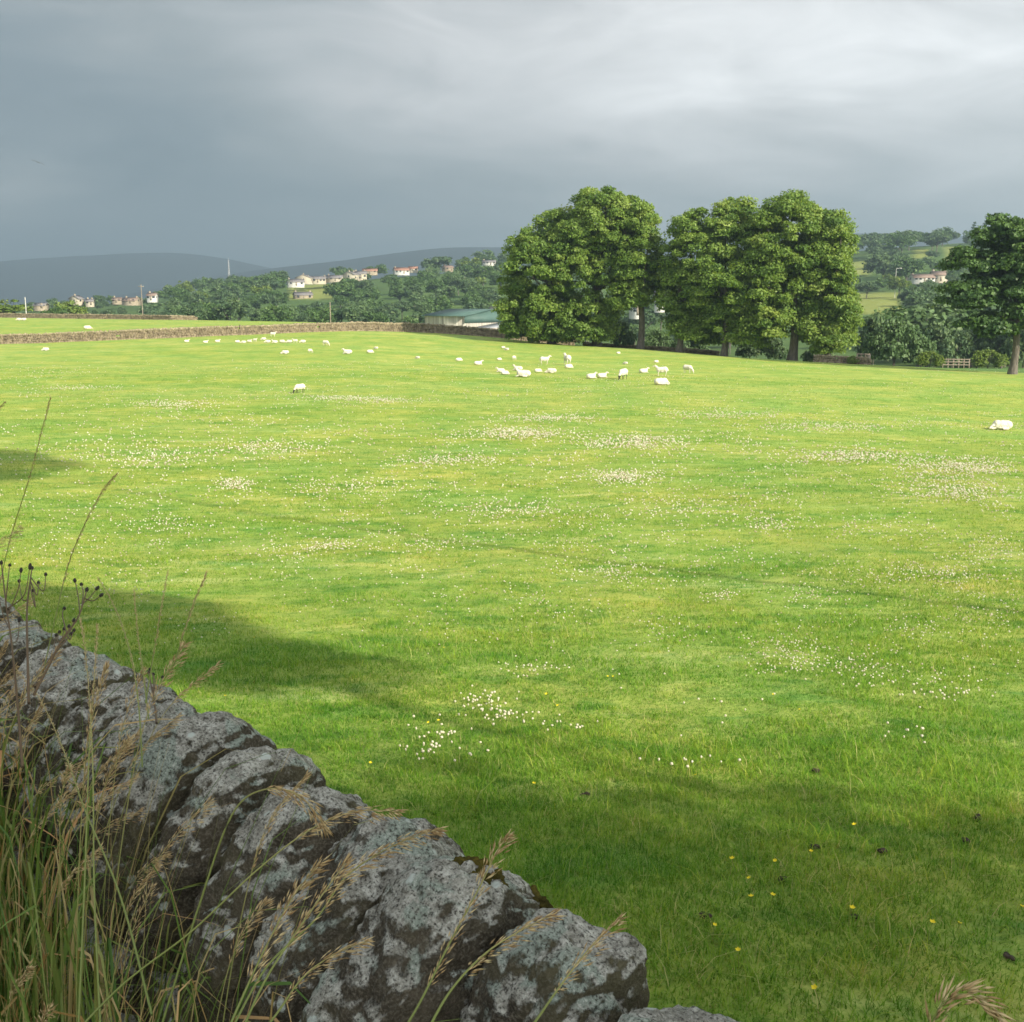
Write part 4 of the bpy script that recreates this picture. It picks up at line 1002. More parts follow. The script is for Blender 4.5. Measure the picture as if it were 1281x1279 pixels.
SHEEP = [
 (375.5, 492, 12, 'graze', BB, PI + .75, 'black faced sheep grazing alone in the left middle of the field'),
 (1253, 538, 25, 'lie', BW, PI * .98, 'large white sheep lying at the right edge of the frame'),
 (827, 482, 18, 'lie', BW, .15, 'white sheep lying nearest in the group right of the middle'),
 (739.5, 474, 12, 'lie_up', BW, .5, 'left one of two white sheep lying side by side below the gap in the trees'),
 (753, 473, 12, 'lie_up', BW, .2, 'right one of two white sheep lying side by side below the gap in the trees'),
 (779.5, 475, 12, 'graze', BB, PI + 1.0, 'dark faced sheep standing with head down beside the two lying ones'),
 (805, 467, 11, 'lie_up', BW, .3, 'white sheep lying between the dark faced one and the pair at right'),
 (828, 471, 15, 'stand', BW, PI * .96, 'white sheep standing just behind the nearest lying one right of middle'),
 (860, 467, 11, 'graze', BW, -.7, 'small white sheep at the right end of the middle group'),
 (626.5, 466, 10, 'lie_up', BW, PI, 'left sheep of an overlapping pair under the left end of the copse'),
 (631.5, 469, 10, 'lie', BW, 0.2, 'right sheep of an overlapping pair under the left end of the copse'),
 (655, 472, 18, 'lie_up', BW, PI - .15, 'broad white sheep lying nearest, right of the overlapping pair'),
 (648, 464, 11, 'lie_up', BW, 2.7, 'sheep lying behind the broad white one, head raised at left'),
 (673, 466, 9, 'lie', BW, .1, 'small sheep lying between two larger ones under the copse'),
 (690, 467, 12, 'lie', BW, PI - .3, 'sheep lying at the right of the row under the left copse'),
 (681, 456, 12, 'stand', BW, .1, 'white sheep standing broadside above the row of lying sheep'),
 (709.5, 457, 9, 'stand', BW, 1.9, 'upper one of two touching sheep right of the standing one'),
 (711.5, 461, 10, 'lie', BW, .3, 'lower one of two touching sheep right of the standing one'),
 (574, 452, 8, 'lie', BW, .3, 'small white sheep lying left of the one with raised head'),
 (598, 457, 10, 'lie_up', BW, .2, 'white sheep with its head raised left of the middle group'),
 (624.5, 451, 6, 'lie', BW, .3, 'tiny sheep above the overlapping pair'),
 (643, 451, 5, 'graze', BW, 1.0, 'tiny lamb right of the sheep above the overlapping pair'),
 (357, 443, 9, 'lie', BW, PI, 'white sheep lying alone left of centre above the grazing black faced one'),
 (388, 442, 5, 'graze', BW, .9, 'small lamb right of the lone sheep left of centre'),
 (435, 443, 11, 'lie_up', BW, PI, 'white sheep lying midway between the long row and the copse'),
 (463, 442, 8, 'lie', BW, .4, 'smaller sheep right of the one midway to the copse'),
 (407.5, 433, 8, 'graze', BW, -.5, 'sheep just right of the long row near the wall'),
 (341.5, 421.5, 7, 'stand', BW, 0, 'sheep standing behind the long row close to the wall'),
 (109.5, 412, 9, 'lie', BW, .1, 'sheep lying in the far field above the brown wall'),
 (57.5, 439, 8, 'lie', BW, PI, 'sheep lying alone below the brown wall at far left'),
]
for a in SHEEP: put_sheep(*a, GA)
for x, y, w, pose in [(297, 429, 6, 'lie'), (305, 429.5, 6, 'lie'), (312, 428.5, 6, 'lie_up'), (319, 428, 5, 'stand'), (330, 425.5, 6, 'lie'), (335, 429, 7, 'lie'), (344, 429.5, 7, 'lie_up'), (353, 429, 7, 'lie'), (362, 429, 7, 'lie'), (369.5, 429.5, 6, 'stand'), (379, 429, 7, 'lie')]:
    put_sheep(x, y, w, pose, BW, random.choice([.2, PI, -.3]), 'white sheep in the long tight row below the brown wall', 'sheep in the long tight row below the brown wall')
for x, y, w in [(233.5, 428.5, 6), (257, 429.5, 6), (272, 428.5, 6)]:
    put_sheep(x, y, w, 'lie_up', BW, random.choice([.2, PI]), 'white sheep spaced out left of the long row below the brown wall', 'three sheep left of the long row')
for x, y, w in [(27, 397, 6), (24, 401, 6), (30, 401, 6)]:
    put_sheep(x, y, w, 'lie', BW, random.choice([.2, PI]), 'one of three white sheep huddled in the far field at far left', 'three huddled sheep in the far field')
for x, y, w in [(165, 398.5, 7), (207, 399, 6), (223, 399.5, 4), (245, 400, 7)]:
    put_sheep(x, y, w, 'lie', BW, random.choice([.2, PI]), 'white sheep strung along the foot of the farther wall', 'sheep along the farther wall')
for x, y, w in [(629.5, 436, 4), (634, 438.5, 5), (773.5, 443, 5), (782.5, 456, 4), (821, 454, 6), (470.5, 437, 5), (522.5, 449, 5)]:
    put_sheep(x, y, w, 'lie', BW, random.choice([.4, 2.4]), 'very small white sheep far off in front of the copse', 'tiny far sheep in front of the copse')

# ------------------------------------------------------------------ near dry stone wall
def cube_grid(n):
    """closed cube surface in [-1,1]^3, n cells a side (shared vertices)"""
    idx = {}; V = []; Q = []
    def vid(p):
        if p not in idx: idx[p] = len(V); V.append(p)
        return idx[p]
    for ax in range(3):
        for sgn in (0, n):
            for i in range(n):
                for j in range(n):
                    c = []
                    for di, dj in ((0, 0), (1, 0), (1, 1), (0, 1)):
                        p = [0, 0, 0]; p[ax] = sgn; p[(ax + 1) % 3] = i + di; p[(ax + 2) % 3] = j + dj; c.append(vid(tuple(p)))
                    Q.append(c if sgn else c[::-1])
    return np.array(V, float) / n * 2 - 1, np.array(Q, np.int32)
GRIDS = {n: cube_grid(n) for n in (14, 24, 64)}
def stone(dims, seed, n=24, power=4.0, cuts=7, rough=1.0, rise=0.0):
    V, Q = GRIDS[n]; rng = np.random.default_rng(seed)
    V = V.copy(); V = np.sign(V) * np.abs(V) ** 1.0
    r = (np.abs(V) ** power).sum(1) ** (1 / power); V = V / r[:, None]
    V = V * (1 + 0.0)
    for k in range(cuts):
        d = rng.normal(size=3); d /= np.linalg.norm(d); lim = rng.uniform(.78, .98) * (1.0 + .25 * (np.abs(d) > .5).sum() * .5)
        ex = V @ d - lim; V = V - np.where(ex > 0, ex, 0)[:, None] * d * .9
    D = np.array(dims) / 2
    if rise: V[:, 2] += -np.where(V[:, 1] > 0, rise, .22) * np.clip(np.abs(V[:, 1]), 0, 1.2) ** 2 * (V[:, 2] > 0) * V[:, 2]
    W = V * D
    nrm = V / np.linalg.norm(V, axis=1)[:, None]
    o = rng.uniform(-50, 50, 3)
    disp = .020 * fbm(W * 7 + o, 3, seed) + .010 * fbm(W * 22 + o, 3, seed + 3)
    rid = 1 - np.abs(fbm(W * 13 + o, 3, seed + 7)) * 2.2
    disp += -.010 * np.clip(rid, 0, 1) ** 3
    if n >= 24: disp += .0042 * fbm(W * 75 + o, 3, seed + 5)
    if n >= 60:
        pit = np.clip(vnoise(W * 34 + o, seed + 9) - .35, 0, 1); disp -= .016 * pit
        crust = smooth01((fbm(W * 26 + o, 3, seed + 11) + .25 * nrm[:, 2] - .05) * 7); disp += .0035 * crust * (1 + .8 * vnoise(W * 160 + o, seed + 13))
    return W + nrm * (disp * rough)[:, None], Q
WALL0 = np.array([.32, 1.27])       # far edge of the coping
TOPZ = .955
def wall_xyz(k, q, z):
    """k metres along the wall to the left-back, q metres towards the camera from the far edge"""
    p = WALL0 + WD / np.linalg.norm(WD) * k - WN / np.linalg.norm(WN) * q
    return np.array([p[0], p[1], z])
near_root = empty('dry_stone_wall', (*WALL0, 0)); tag(near_root, 'lichen covered dry stone wall with big leaning coping stones in the foreground', 'wall')
angd = math.atan2(WD[1], WD[0])
ks = -1.47; widths = [.25, .23, .25, .24, .23, .22, .19, .20, .185, .195, .18, .17, .175, .16, .175, .15, .165, .15, .17, .14, .16, .15, .165, .145, .16, .15, .17, .14, .16, .15, .17, .15, .16]
CW = .35
stone_tops = []
for i, w in enumerate(widths):
    rng = random.Random(900 + i)
    near = -0.5 < ks < 3.3
    hgt = rng.uniform(.46, .56)
    dep = CW + rng.uniform(-.02, .04)
    V, Q = stone((w * 1.07, dep, hgt), 500 + i, 64 if near else 24, 3.2, 12, rough=.85, rise=.7)
    lean = math.radians(rng.uniform(9, 19))         # tops lean to the near right end
    R = Matrix.Rotation(angd + math.radians(rng.uniform(-6, 6)), 4, 'Z') @ Matrix.Rotation(-lean, 4, 'Y') @ Matrix.Rotation(math.radians(rng.uniform(-5, 6)), 4, 'X')
    tz = TOPZ + .006 + rng.uniform(-.014, .014) - (.022 if ks < .15 else 0)
    c = wall_xyz(ks + w / 2, dep / 2 + rng.uniform(-.015, .015), tz - hgt / 2 + .015)
    o = link('coping_stone', make_mesh('coping_stone', V, [Q], M['stone'], smooth=True), near_root)
    o.matrix_local = Matrix.Translation(Vector(c) - near_root.location) @ R
    stone_tops.append((ks + w / 2, w, tz))
    ks += w
# walling under the coping: both faces and the hearting, one mesh of many stones
def near_courses():
    parts = []; rng = np.random.default_rng(77); s = 2000
    for face in (0, 1):
        zlo = 0.0 if face == 0 else -.85
        z = zlo; 
        while z < .50:
            hz = rng.uniform(.11, .17); k = -1.8 + rng.uniform(0, .2)
            while k < 3.9:
                w = rng.uniform(.16, .36); s += 1
                if face == 1 and not (-1.8 < k < 3.9): break
                n = 24 if face == 0 and k > .2 else 14
                V, Q = stone((w * 1.03, .24, hz * 1.08), s, n, 5.0, 5, .75)
                batter = (.55 - z) * .14
                q = (CW - .08 + batter) if face == 0 else (.08 - batter * .6)
                c = wall_xyz(k + w / 2, q + rng.uniform(-.025, .025), z + hz / 2)
                a = angd + rng.uniform(-.08, .08); ca, sa = math.cos(a), math.sin(a)
                Rm = np.array([[ca, -sa, 0], [sa, ca, 0], [0, 0, 1]])
                parts.append((V @ Rm.T + c - np.array([*WALL0, 0]), Q))
                k += w
            z += hz
    v, q = join(parts); link('stone_courses', make_mesh('stone_courses', v, [q], M['stone'], smooth=True), near_root)
near_courses()
# earth and small hearting stones inside so that no light comes through
def core():
    a = []
    for q0, z0 in ((.10, -.8), (.38, -.05), (.36, .52), (.08, .52)):
        a.append([wall_xyz(-1.8, q0, z0), wall_xyz(3.9, q0, z0)])
    V = np.array([p for pr in a for p in pr]) - np.array([*WALL0, 0])
    Q = np.array([(0, 1, 3, 2), (2, 3, 5, 4), (4, 5, 7, 6), (6, 7, 1, 0), (0, 2, 4, 6), (1, 7, 5, 3)])
    link('hearting', make_mesh('hearting', V, [Q], M['soil'], {'var': np.full(8, .3)}), near_root)
core()
# moss cushions sitting on two of the copings
dg = bpy.context.evaluated_depsgraph_get(); dg.update()
def top_at(x, y):
    r, loc, nrm, idx, ob, mt = scene.ray_cast(bpy.context.evaluated_depsgraph_get(), Vector((x, y, 2.5)), Vector((0, 0, -1)))
    return loc
for lab, x, y, size in (('dark olive moss cushion', 600, 1092, .030), ('orange brown moss cushion', 668, 1122, .018)):
    d = ray(x, y)
    r, loc, nrm, idx, ob, mt = scene.ray_cast(bpy.context.evaluated_depsgraph_get(), Vector((0, 0, CAMZ)), Vector(d).normalized())
    V, Q = GRIDS[24]; V = V / np.linalg.norm(V, axis=1)[:, None]
    W = V * np.array([size * 1.5, size, size * .26]); W += V * (.012 * fbm(W * 60, 3, 5) + .006 * vnoise(W * 200, 4))[:, None]
    o = link('moss', make_mesh('moss', W, [Q], M['moss'], smooth=True), near_root, Vector(loc) - near_root.location + Vector((0, 0, -.004)))
    o['label'] = lab; o.rotation_euler = (.1, -.2, angd)
# the wall carries on past the frame, coarser
far_wall('dry stone wall running on beyond the left edge of the frame', [tuple(wall_xyz(k, .21, 0)[:2]) for k in (4.0, 9, 16, 26)], 1.0, 9, .3, 4, .5)

# ------------------------------------------------------------------ pasture grass, one mesh of blades
def blades(name, X, Y, Z, h, w, az, bend, var, mat, segs=2):
    n = len(X)
    ax = np.cos(az); ay = np.sin(az)              # lean direction
    bx, by = -ay, ax                              # blade width direction
    levels = np.linspace(0, 1, segs + 1)
    V = []
    for t in levels:
        cx = X + ax * bend * h * t ** 1.8; cyy = Y + ay * bend * h * t ** 1.8; cz = Z + h * t * (1 - .35 * bend * t)
        ww = w * (1 - t ** 1.5) * .5
        if t < 1:
            V.append(np.stack([cx - bx * ww, cyy - by * ww, cz], 1)); V.append(np.stack([cx + bx * ww, cyy + by * ww, cz], 1))
        else:
            V.append(np.stack([cx, cyy, cz], 1))
    m = len(V); V = np.stack(V, 1).reshape(-1, 3)
    b = np.arange(n) * m; quads = []
    for s in range(segs - 1):
        quads.append(np.stack([b + 2 * s, b + 2 * s + 1, b + 2 * s + 3, b + 2 * s + 2], 1))
    tris = np.stack([b + 2 * (segs - 1), b + 2 * (segs - 1) + 1, b + 2 * segs], 1)
    fl = ([np.concatenate(quads)] if quads else []) + [tris]
    return make_mesh(name, V, fl, M[mat], {'var': np.repeat(var, m)})
def sward():
    rng = np.random.default_rng(5)
    N = 900000
    # sample depth so that blades per pixel stay even
    u = rng.random(N)
    lo, md, hi = 3.2, 6.0, 95.0
    wn = .5 * (md ** 2 - lo ** 2) / md ** 2; wf = math.log(hi / md); tot = wn + wf
    Yd = np.where(u * tot < wn, np.sqrt(lo ** 2 + (u * tot) / wn * (md ** 2 - lo ** 2)), md * np.exp(np.clip(u * tot - wn, 0, None)))
    s = rng.uniform(-.53, .53, N); X = s * Yd + rng.normal(0, .3, N); Y = Yd
    q = WN[0] * X + WN[1] * Y; keep = q > 1.08
    X, Y = X[keep], Y[keep]; n = len(X)
    tuft = n2(X, Y, .9, 21, 3); fine = n2(X, Y, 5, 22, 2)
    h = (.036 + .030 * tuft + .024 * fine) * rng.uniform(.5, 1.4, n); h = np.clip(h, .014, .11)
    tall = rng.random(n) < .012 * (1 + 2 * (tuft > .1)); h[tall] *= rng.uniform(1.6, 2.8, tall.sum())
    gs_ = np.clip((Y / 6.5), 1, None) ** .62
    w = .0042 * gs_ * rng.uniform(.7, 1.3, n); h = h * gs_ ** .35
    var = np.clip(.42 + .22 * fine + .25 * n2(X, Y, .35, 25, 2) + rng.normal(0, .24, n), 0, .93)
    var[tall] = np.clip(var[tall] + .3, 0, 1); var[rng.random(n) < .03] = 1.0
    az = rng.uniform(0, 2 * PI, n)
    bend = rng.uniform(.3, 1.5, n); Z = H(X, Y) - .004
    near = Y < 12
    for m, sg, nm in ((near, 2, 'a'), (~near, 1, 'b')):
        pass
    me = blades('pasture_grass', X[near], Y[near], Z[near], h[near], w[near], az[near], bend[near], var[near], 'grass', 2)
    tag(link('pasture_grass', me), 'short sheep cropped grass of the near pasture', 'grass', kind='stuff')
    me = blades('pasture_grass', X[~near], Y[~near], Z[~near], h[~near], w[~near], az[~near], bend[~near], var[~near], 'grass', 1)
    tag(link('pasture_grass', me), 'grass of the middle pasture seen as fine blades', 'grass', kind='stuff')
sward()

# ------------------------------------------------------------------ clover and buttercups
def flower_mesh(r=.0088, h=.075):
    ico = []
    for t in range(3):
        pass
    bm = bmesh.new(); bmesh.ops.create_icosphere(bm, subdivisions=2, radius=1)
    V = np.array([v.co[:] for v in bm.verts]); T = np.array([[v.index for v in f.verts] for f in bm.faces]); bm.free()
    V = V * (1 + .18 * vnoise(V * 3.1, 2))[:, None]
    return V * np.array([r, r, r * .92]) + np.array([0, 0, h]), T
CV, CT = flower_mesh()
stem_v, stem_q = tube([(0, 0, 0), (.004, 0, .045), (0, 0, .08)], [.0011, .001, .001], 4)
clo_me = make_mesh('clover_flower', np.concatenate([CV, stem_v]), [CT, stem_q + len(CV)], [M['clover'], M['stem_green']],
                   {'var': np.concatenate([.5 + .5 * vnoise(CV * 300, 5), np.full(len(stem_v), .3)])}, smooth=True, fmat=[0] * len(CT) + [1] * len(stem_q))
OCT = np.array([(1, 0, 0), (-1, 0, 0), (0, 1, 0), (0, -1, 0), (0, 0, 1), (0, 0, -.6)], float)
OCT_T = np.array([(0, 2, 4), (2, 1, 4), (1, 3, 4), (3, 0, 4), (2, 0, 5), (1, 2, 5), (3, 1, 5), (0, 3, 5)])
def clovers():
    rng = np.random.default_rng(15); P_ = []
    pats = [(985, 832, 55, 24, 90), (1080, 850, 60, 22, 50), (600, 895, 34, 14, 24), (640, 912, 30, 8, 12), (665, 852, 40, 12, 18), (560, 948, 50, 26, 16), (525, 960, 30, 18, 7), (900, 756, 24, 6, 26), (770, 722, 40, 10, 26),
            (960, 657, 44, 10, 70), (415, 686, 38, 7, 46), (295, 609, 22, 6, 40), (200, 652, 22, 12, 22), (190, 574, 60, 12, 60), (1010, 762, 50, 14, 40), (1140, 800, 60, 18, 40), (1240, 780, 50, 26, 40), (1180, 870, 60, 20, 26),
            (830, 800, 40, 16, 22), (700, 925, 50, 12, 7), (860, 972, 60, 6, 5), (1130, 935, 30, 8, 5), (880, 900, 60, 24, 4), (650, 545, 60, 6, 120), (790, 555, 70, 7, 120), (1040, 536, 90, 6, 90), (780, 600, 50, 8, 90), (690, 525, 60, 5, 80), (1200, 590, 70, 12, 160),
            (1200, 620, 70, 12, 130), (560, 580, 60, 8, 60), (1060, 575, 80, 8, 110), (330, 560, 60, 8, 60), (215, 508, 60, 5, 60), (100, 486, 50, 3, 40), (430, 500, 60, 4, 60), (480, 502, 40, 3, 40), (910, 520, 80, 5, 80), (1250, 690, 50, 20, 60), (1100, 660, 80, 16, 60), (640, 640, 70, 12, 60),
            (540, 690, 60, 10, 30), (860, 640, 80, 12, 50), (420, 615, 70, 10, 40), (330, 720, 60, 14, 14), (160, 745, 60, 20, 10), (250, 790, 60, 20, 10), (1190, 730, 60, 16, 40), (720, 775, 60, 16, 14), (570, 790, 70, 20, 12), (460, 760, 60, 16, 10), (1090, 1000, 60, 12, 0)]
    for x, y, sx, sy, n in pats:
        a = rng.normal(size=(int(n * 2.2), 2))
        for dx, dy in (a if y > 640 else np.concatenate([a, rng.normal(size=a.shape) * 1.2])): P_.append((x + dx * sx * .55, y + dy * sy * .55))
    for _ in range(560):       # further small patches, chosen over the field
        x = rng.uniform(0, 1281); y = 455 + 420 * rng.random() ** 1.2
        if x < 560 and y > 700 and rng.random() < .8: continue
        sx = rng.uniform(15, 60); sy = max(1.5, (y - 372) * .035); m = rng.integers(5, 30) if y < 760 else rng.integers(1, 6)
        for dx, dy in rng.normal(size=(m, 2)): P_.append((x + dx * sx, y + dy * sy * .8))
    P_ = np.array(P_); P_ = P_[(P_[:, 1] > 446) & (P_[:, 1] < 1020) & (P_[:, 0] > -20) & (P_[:, 0] < 1300)]
    pos = []
    for x, y in P_:
        v = (639.5 - y) / F
        h_ = hit_fast(x, y)
        if h_ is not None: pos.append(h_)
    pos = np.array(pos); q = WN[0] * pos[:, 0] + WN[1] * pos[:, 1]; pos = pos[q > 1.5]
    pos[:, 2] = H(pos[:, 0], pos[:, 1]); pos = pos[np.argsort(pos[:, 1])]
    for p in pos[:220]:
        o = bpy.data.objects.new('clover_flower', clo_me); COL.objects.link(o); o.location = (p[0], p[1], p[2] - rng.uniform(-.01, .02)); sc = rng.uniform(.62, 1.15); o.scale = (sc, sc, rng.uniform(.7, 1.15)); o.rotation_euler = (rng.normal(0, .15), rng.normal(0, .15), rng.uniform(0, 6))
        tag(o, 'small white clover flower head in the near pasture', 'clover flower', 'white clover flowers in the near pasture')
    p = pos[220:]; n = len(p)
    r = .0090 * np.clip(p[:, 1] / 11, 1.0, 3.8) * rng.uniform(.75, 1.25, n); hh = rng.uniform(.05, .11, n)
    V = (OCT[None] * r[:, None, None] + (p + np.stack([np.zeros(n), np.zeros(n), hh], 1))[:, None, :]).reshape(-1, 3)
    T = (np.arange(n) * 6)[:, None, None] + OCT_T[None]
    tag(link('clover_bloom', make_mesh('clover_bloom', V, [T.reshape(-1, 3)], M['clover'], {'var': np.repeat(rng.random(n), 6)})), 'drifts of white clover over the middle pasture', 'clover', kind='stuff')
    print('clover', len(pos))
# quick pixel->ground for many points: tabulate depth by bisection on the analytic ground
def hit_fast(x, y):
    d = ray(x, y); lo, hi = 3.0, 210.0
    e = d / d[1]

    Ys = np.exp(np.linspace(math.log(lo), math.log(hi), 40)); g = CAMZ + e[2] * Ys - H(e[0] * Ys, Ys, False)
    b = np.where(g <= 0)[0]
    if len(b) == 0 or b[0] == 0: return None
    j = b[0]; Y = Ys[j - 1] + (Ys[j] - Ys[j - 1]) * g[j - 1] / (g[j - 1] - g[j])
    return (e[0] * Y, Y, 0.0)
clovers()

def buttercup_mesh():
    parts = []; n = 5; V = []; T = []
    for k in range(n):
        a = 2 * PI * k / n; c, s_ = math.cos(a), math.sin(a)
        b = len(V); V += [(0, 0, 0), (c * .007 - s_ * .005, s_ * .007 + c * .005, .003), (c * .012, s_ * .012, .006), (c * .007 + s_ * .005, s_ * .007 - c * .005, .003)]
        T.append((b, b + 3, b + 2, b + 1))
    V = np.array(V) + np.array([0, 0, .10])
    sv, sq = tube([(0, 0, 0), (.006, 0, .05), (0, 0, .10)], [.0012, .001, .001], 4)
    return make_mesh('buttercup', np.concatenate([V, sv]), [np.array(T), sq + len(V)], [M['buttercup'], M['stem_green']], {'var': np.full(len(V) + len(sv), .5)}, fmat=[0] * n + [1] * len(sq))
bc = buttercup_mesh()
for x, y in [(664, 1012), (877, 1000), (920, 1109), (960, 1155), (971, 1105), (1009, 1099), (1073, 1069), (1061, 1173), (1160, 1191), (1189, 1196), (886, 1192), (924, 1229), (539, 930), (549, 929), (558, 827), (688, 887), (760, 866), (770, 865), (943, 1134), (942, 1159), (460, 981), (320, 812), (166, 678), (1001, 914), (970, 890), (1270, 1173), (896, 730), (700, 905), (283, 891), (1027, 1271)]:
    p = hit_fast(x, y)
    if p is None: continue
    o = bpy.data.objects.new('buttercup', bc); COL.objects.link(o); o.location = (p[0], p[1], H1(p[0], p[1]))
    o.rotation_euler = (random.uniform(-.2, .5), random.uniform(-.3, .3), random.uniform(0, 6)); s = random.uniform(.75, 1.05); o.scale = (s, s, 1)
    tag(o, 'single yellow buttercup in the near pasture', 'buttercup', 'buttercups in the near pasture')
for i, (x, y, r) in enumerate([(730, 1008, .05), (1222, 1037, .06), (1207, 1066, .045), (1018, 1076, .05), (977, 1112, .055), (1020, 975, .045), (881, 1157, .05), (1069, 1163, .04), (1260, 1208, .05), (1103, 1080, .04)]):
    r *= .36; p = hit_fast(x, y); V, Q = GRIDS[14]; V = V / np.linalg.norm(V, axis=1)[:, None]
    W = V * np.array([r * 1.5, r, r * .6]); W = W + V * (.014 * fbm(W * 30 + i * 9, 3, i))[:, None] * 1.4
    o = link('soil_clod', make_mesh('soil_clod', W, [Q], M['soil'], {'var': .5 + .5 * vnoise(W * 60, 3)}), None, (p[0], p[1], H1(p[0], p[1]) + .015)); o.rotation_euler = (0, 0, i)
    tag(o, 'dark lump of earth or dung lying in the shaded near grass', 'clod', 'dark clods in the shaded grass')

# ------------------------------------------------------------------ tall plants on the near side of the wall
WNn = WN / np.linalg.norm(WN)
def wp(x, y, q):
    """point on a pixel's ray at q metres from the camera towards the wall"""
    d = ray(x, y); t = q / (WNn[0] * d[0] + WNn[1] * d[1]); return np.array([d[0] * t, d[1] * t, CAMZ + d[2] * t])
def spline(P_, n):
    P_ = np.array(P_, float); m = len(P_); out = []
    for t in np.linspace(0, m - 1 - 1e-6, n):
        i = int(t); f = t - i
        p0, p1, p2, p3 = P_[max(i - 1, 0)], P_[i], P_[min(i + 1, m - 1)], P_[min(i + 2, m - 1)]
        out.append(.5 * ((2 * p1) + (-p0 + p2) * f + (2 * p0 - 5 * p1 + 4 * p2 - p3) * f * f + (-p0 + 3 * p1 - 3 * p2 + p3) * f ** 3))
    return np.array(out)
def spikelet(c, d, L, w, rng):
    d = d / np.linalg.norm(d); a = np.cross(d, rng.normal(size=3)); a /= np.linalg.norm(a); b = np.cross(d, a)
    V = np.array([c, c + d * L * .4 + a * w, c + d * L * .4 + b * w, c + d * L * .4 - a * w, c + d * L * .4 - b * w, c + d * L])
    T = np.array([(0, 1, 2), (0, 2, 3), (0, 3, 4), (0, 4, 1), (5, 2, 1), (5, 3, 2), (5, 4, 3), (5, 1, 4)])
    return V, T
def seed_grass(label, pts, start=.55, size=1.0, seed=0, group=None, spread=.35, r=.0010, smat='stem_green', hmat='straw', dens=1.0, side=0.0):
    rng = np.random.default_rng(seed); C = spline(pts, 46); base = C[0].copy()
    L = np.linalg.norm(np.diff(C, axis=0), axis=1).sum()
    root = empty('seeding_grass', base); tag(root, label, 'grass stalk', group)
    C = C - base
    v, q = tube(C, np.linspace(r * 1.35, r * .45, len(C)), 5)
    link('stem', make_mesh('stem', v, [q], M[smat], {'var': np.repeat(np.linspace(.15, 1, len(C)), 5)}, smooth=True), root)
    parts = []; n = int(190 * dens * L * (1 - start) / .2 * .5) + 40
    for k in range(n):
        t = start + (1 - start) * (k + rng.random()) / n; f = t * (len(C) - 1); i = min(int(f), len(C) - 2)
        p = C[i] + (C[i + 1] - C[i]) * (f - i); tg = C[i + 1] - C[i]; tg /= np.linalg.norm(tg)
        tt = (t - start) / (1 - start); env = (math.sin(PI * min(1, tt * .85 + .12)) ** .7)
        o = rng.normal(size=3); o -= tg * (o @ tg); o /= np.linalg.norm(o); o[2] -= side
        br = .013 * size * env * rng.random() * spread / .35
        c = p + (tg * .8 + o * spread) * br
        parts.append(spikelet(c, tg + o * spread * .8 + np.array([0, 0, -.25 * side]), .0105 * size * rng.uniform(.6, 1.3), .00068 * size * rng.uniform(.8, 1.3), rng))
    v, q = join(parts)
    link('seed_head', make_mesh('seed_head', v, [q], M[hmat], {'var': np.repeat(rng.random(len(parts)) * .9 + .05, 6)}), root)
    return root
